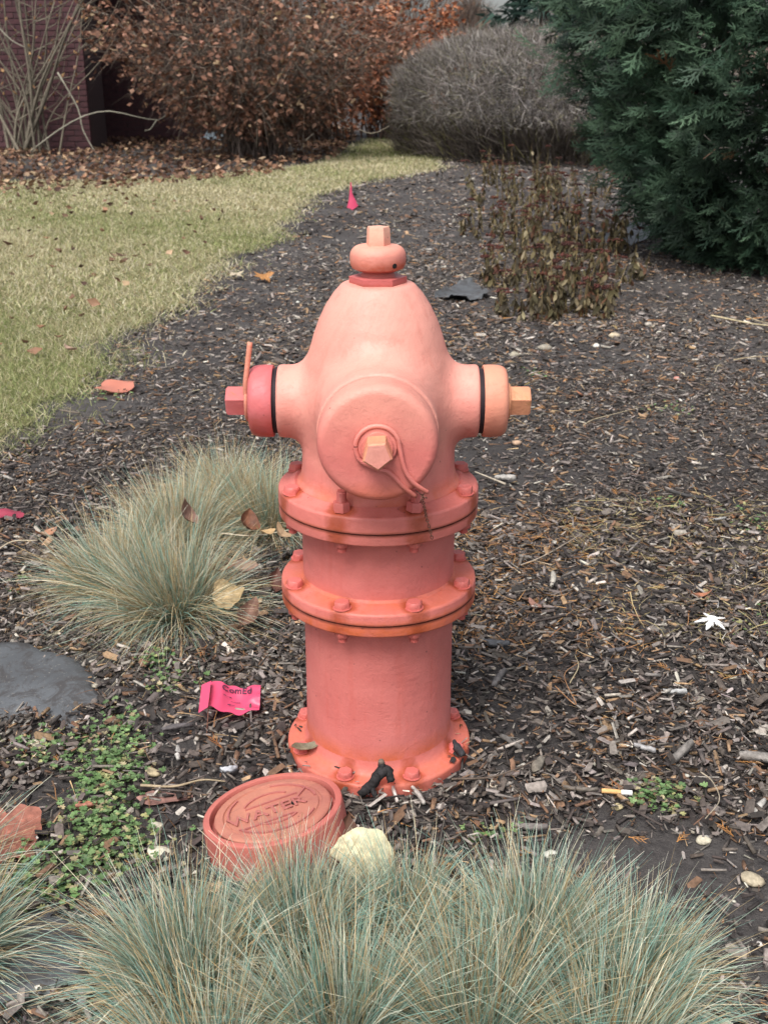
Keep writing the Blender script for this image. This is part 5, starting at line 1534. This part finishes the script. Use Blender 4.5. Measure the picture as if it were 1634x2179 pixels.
leafy_shrub(-1.0, 15.4, 1.40, 1.0, 1.15, 1.3, 60, 2600, 10000, [(.30, .11, .055, 4), (.38, .16, .09, 3), (.22, .08, .045, 3)], (.14, .10, .08), 'reddish brown shrub filling in behind the large brown shrub', .08, .4, .06)

# drooping pale twigs on the right of the brown shrub
o = stick([(640, 262), (690, 238), (740, 262), (790, 284), (840, 262)], .010, (.34, .29, .22), 'long pale arching branch lying low right of the brown shrub', 0.12, 'bare_branch', 'branch', lift=[.25, .38, .16, .05, .18])
o = stick([(650, 300), (680, 268), (662, 246), (655, 230)], .007, (.30, .26, .2), 'short pale forked branch at the foot of the brown shrub', .12, 'bare_branch', 'branch', lift=[0, .1, .2, .28])
# pale blue plastic bag under the shrub
bx_, by_ = P(458, 306)
bag = sheet('plastic_bag', .36, .22, 12, 8, lambda u, v: .05 + .10 * math.sin(math.pi * u) * math.sin(math.pi * v) + .02 * math.sin(19 * u + 3) + .02 * math.sin(17 * v), M['bag'])
bag.location = (bx_, by_ - .1, .02); tag(bag, 'crumpled pale blue white plastic bag under the brown shrub', 'plastic bag')

# ------------------------------------------------------------------ leafless shrub at the left
def bare_shrub():
    bx, by = P(55, 330)
    root = empty('bare_shrub', (bx, by, 0), 'leafless grey stemmed shrub in front of the brick wall at the left', 'shrub')
    parts, tw, lfp = [], [], []
    r = np.random.default_rng(21)
    for i in range(27):
        off = np.array((r.normal(0, .17), r.normal(0, .12), -.02))
        ang = r.normal(.10, .33); H = r.uniform(1.7, 3.0)
        tip = off + [H * math.sin(ang), r.normal(0, .25), H * math.cos(ang)]
        m1 = off * .7 + tip * .3 + [r.normal(0, .05) - ang * .12, 0, .03]
        c_ = smooth_curve([off, m1, off * .35 + tip * .65 + [r.normal(0, .06), 0, 0], tip], 12)
        thick = r.uniform(.008, .024)
        colr = np.array((.19, .165, .125)) * r.uniform(.55, 1.3)
        parts.append(tube_np(c_, np.linspace(thick, thick * .35, len(c_)), 6, colr, cap=False))
        for j in range(r.integers(3, 7)):
            k = r.integers(3, len(c_) - 1); p0 = c_[k]; side = 1 if r.random() < .7 else -1
            L = r.uniform(.3, .9); p2 = p0 + [side * L * r.uniform(.3, .8), r.normal(0, .15), L * r.uniform(.3, .8)]
            p1 = (p0 + p2) / 2 + [side * .05, 0, -.05]
            cc = smooth_curve([p0, p1, p2], 6)
            parts.append(tube_np(cc, np.linspace(.006, .002, len(cc)), 4, colr * r.uniform(.8, 1.4), cap=False))
            tw.append(cc[-1]); tw.append(cc[3])
    # the long low arching branch
    for pts in ([(.10, -.1, .05), (.5, -.25, .30), (.85, -.3, .47), (1.15, -.3, .52), (1.45, -.3, .46), (1.72, -.3, .42), (1.83, -.3, .50)], [(1.70, -.3, .42), (1.62, -.3, .32), (1.55, -.3, .30)],
                [(.55, -.2, .95), (.75, -.2, .55), (.80, -.25, .30), (.95, -.25, .0), (.98, -.25, -.02)], [(-.3, -.2, 1.65), (-.1, -.2, 1.45), (.05, -.2, 1.30), (.2, -.2, 1.22)]):
        c_ = smooth_curve(pts, 14); parts.append(tube_np(c_, np.linspace(.010, .006, len(c_)), 6, (.30, .28, .22)))
    V, F, C = merge(parts)
    link('stems', raw_mesh('stems', V, F, M['bark'], C, smooth=True), root)
    p = np.array(tw)[r.random(len(tw)) < .75]; m_ = len(p); aa = r.uniform(0, 6.28, m_)
    L_ = scatter(lv, lf, rot_to(np.stack([np.cos(aa), np.sin(aa), -np.ones(m_)], -1), aa), p, rng.uniform(.04, .07, m_), pick([(.40, .24, .11, 2), (.28, .14, .07, 2)], m_))
    link('leaves', raw_mesh('leaves', L_[0], L_[1], M['bush_leaf'], L_[2]), root)
bare_shrub()

# ------------------------------------------------------------------ brick building
def box_me(name, sx_, sy_, sz_, mat, bev=0):
    bm = bmesh.new(); bmesh.ops.create_cube(bm, size=1); bm.transform(Matrix.Diagonal((sx_, sy_, sz_, 1)))
    if bev: bevel_all(bm, bev, 1)
    return bm_mesh(name, bm, mat)
wx, wy = P(197, 325)
BW = empty('brick_wall', (wx, wy, 0), 'dark red brick wall ending in a corner behind the bare shrub', 'wall')
core = link('wall_core', box_me('wall_core', 6.0, .9, 4.2, M['mortar']), BW); core.location = (-3.008, .45 + .008, 2.1)
brk = box_me('brick', .192, .09, .058, M['brick'], .003)
brk_h = box_me('brick', .09, .09, .058, M['brick'], .003)
for c_ in range(30):
    zc = .03 + c_ * .0677
    nfull = 9
    offs = 0 if c_ % 2 else .1
    if offs:
        b_ = link('brick', brk_h, BW); b_.location = (-.047, .043 + rng.normal(0, .0012), zc)
    for k in range(nfull):
        b_ = link('brick', brk, BW); b_.location = (-offs - .098 - k * .2016, .043 + rng.normal(0, .0012), zc)
# recess behind the corner
RW = empty('brick_wall', (wx + 2.0, wy + 2.4, 0), 'shaded recessed brick wall behind the brown shrub', 'wall')
core = link('wall_core', box_me('wall_core', 3.8, .3, 3.2, M['mortar']), RW); core.location = (-1.7, .15 + .008, 1.6)
bm = bmesh.new()
for c_ in range(32):
    for k in range(31):
        x_ = -3.45 + k * .2016 + (.1 if c_ % 2 else 0)
        if x_ > .1: continue
        g_ = bmesh.ops.create_cube(bm, size=1)['verts']
        bmesh.ops.transform(bm, matrix=Matrix.Translation((x_, .04, .03 + c_ * .0677)) @ Matrix.Diagonal((.192, .08, .058, 1)), verts=g_)
o = link('brickwork', bm_mesh('brickwork', bm, M['brick']), RW); o['kind'] = 'stuff'
sf_ = link('shade_soffit', box_me('shade_soffit', 3.9, 2.7, .25, M['shade_soffit']), RW); sf_.location = (-1.75, -1.25, 2.75)  # unseen overhang added above the recess to keep its wall dark

# ------------------------------------------------------------------ far background
def far_tree(x, y, H, label, seed, c0=(.16, .12, .10)):
    root = empty('bare_tree', (x, y, 0), label, 'tree')
    r = np.random.default_rng(seed); parts = [tube_np([(0, 0, 0), (.05, 0, H * .4), (0, 0, H * .75)], [.22, .16, .06], 8, c0)]
    V, F, C = merge(parts); link('trunk', raw_mesh('trunk', V, F, M['bark'], C), root)
    n = 2600; a = r.uniform(0, 6.28, n); q = np.sqrt(r.random(n)); z = r.uniform(.12, 1, n) * H
    w = H * .42 * np.sin(np.clip(z / H, 0, 1) * math.pi) ** .6
    st = np.stack([w * q * np.cos(a), w * q * np.sin(a), z], -1)
    d = st * [1, 1, .2] + r.normal(0, 1, (n, 3)) + [0, 0, 1.5]
    c_ = pick([(.13, .10, .085, 3), (.19, .15, .125, 2), (.20, .12, .08, 1)], n)
    t = ribbons(st, d, r.uniform(.5, 1.3, n), r.uniform(.02, .05, n), np.zeros(n), None, 2, c_)
    link('crown', raw_mesh('crown', t[0], t[1], M['twig'], t[2]), root)
far_tree(4.3, 60, 3.7, 'distant leafless tree above the hedge, left one', 1)
far_tree(9.5, 58, 6.4, 'distant leafless tree above the hedge, middle one', 2)
far_tree(1.5, 60, 6.0, 'distant leafless tree half hidden by the rusty shrub', 3)
far_tree(-3.5, 56, 6.5, 'distant leafless tree hidden beyond the brown shrub', 4)
# low brown scrub line on the horizon
n = 16000
x = rng.uniform(-30, 45, n); y = rng.uniform(46, 60, n); z = rng.uniform(0, 1, n) ** .8 * (1.9 + .5 * np.sin(x * .7))
c_ = pick([(.16, .12, .10, 3), (.20, .15, .12, 3), (.13, .13, .09, 2), (.22, .14, .11, 1)], n)
t = ribbons(np.stack([x, y, z], -1), rng.normal(0, .6, (n, 3)) + [0, 0, 1.0], rng.uniform(.4, 1.1, n), rng.uniform(.05, .12, n), np.zeros(n), None, 1, c_)
o = link('far_scrub', raw_mesh('far_scrub', t[0], t[1], M['twig'], t[2]))
tag(o, 'distant line of brown scrub beyond the hedge', 'scrub', kind='stuff')
# dark spruce
def spruce(x, y, H, label):
    root = empty('spruce_tree', (x, y, 0), label, 'tree')
    V, F, C = tube_np([(0, 0, 0), (0, 0, H * .5), (0, 0, H * .97)], [.16, .1, .02], 8, (.08, .06, .05)); link('trunk', raw_mesh('trunk', V, F, M['bark'], C), root)
    n = 5200; t = rng.random(n) ** .8; z = H * (.05 + .95 * t); a = rng.uniform(0, 6.28, n); r = (1 - t) * H * .30 * (.75 + .25 * np.sin(z * 9)) * rng.uniform(.4, 1.05, n) + .05
    st = np.stack([r * np.cos(a), r * np.sin(a), z], -1)
    d = np.stack([np.cos(a), np.sin(a), rng.uniform(-.6, .3, n)], -1) + rng.normal(0, .25, (n, 3))
    c_ = pick([(.018, .04, .03, 3), (.03, .06, .045, 2), (.012, .026, .02, 2)], n)
    w = ribbons(st, d, rng.uniform(.2, .5, n), rng.uniform(.06, .12, n), rng.uniform(0, .3, n), None, 2, c_)
    link('crown', raw_mesh('crown', w[0], w[1], M['foliage'], w[2]), root)
spruce(4.1, 30, 7.0, 'dark spruce standing beyond the hedge beside the arborvitae')
spruce(6.2, 33, 8.0, 'second dark spruce hidden mostly behind the arborvitae')
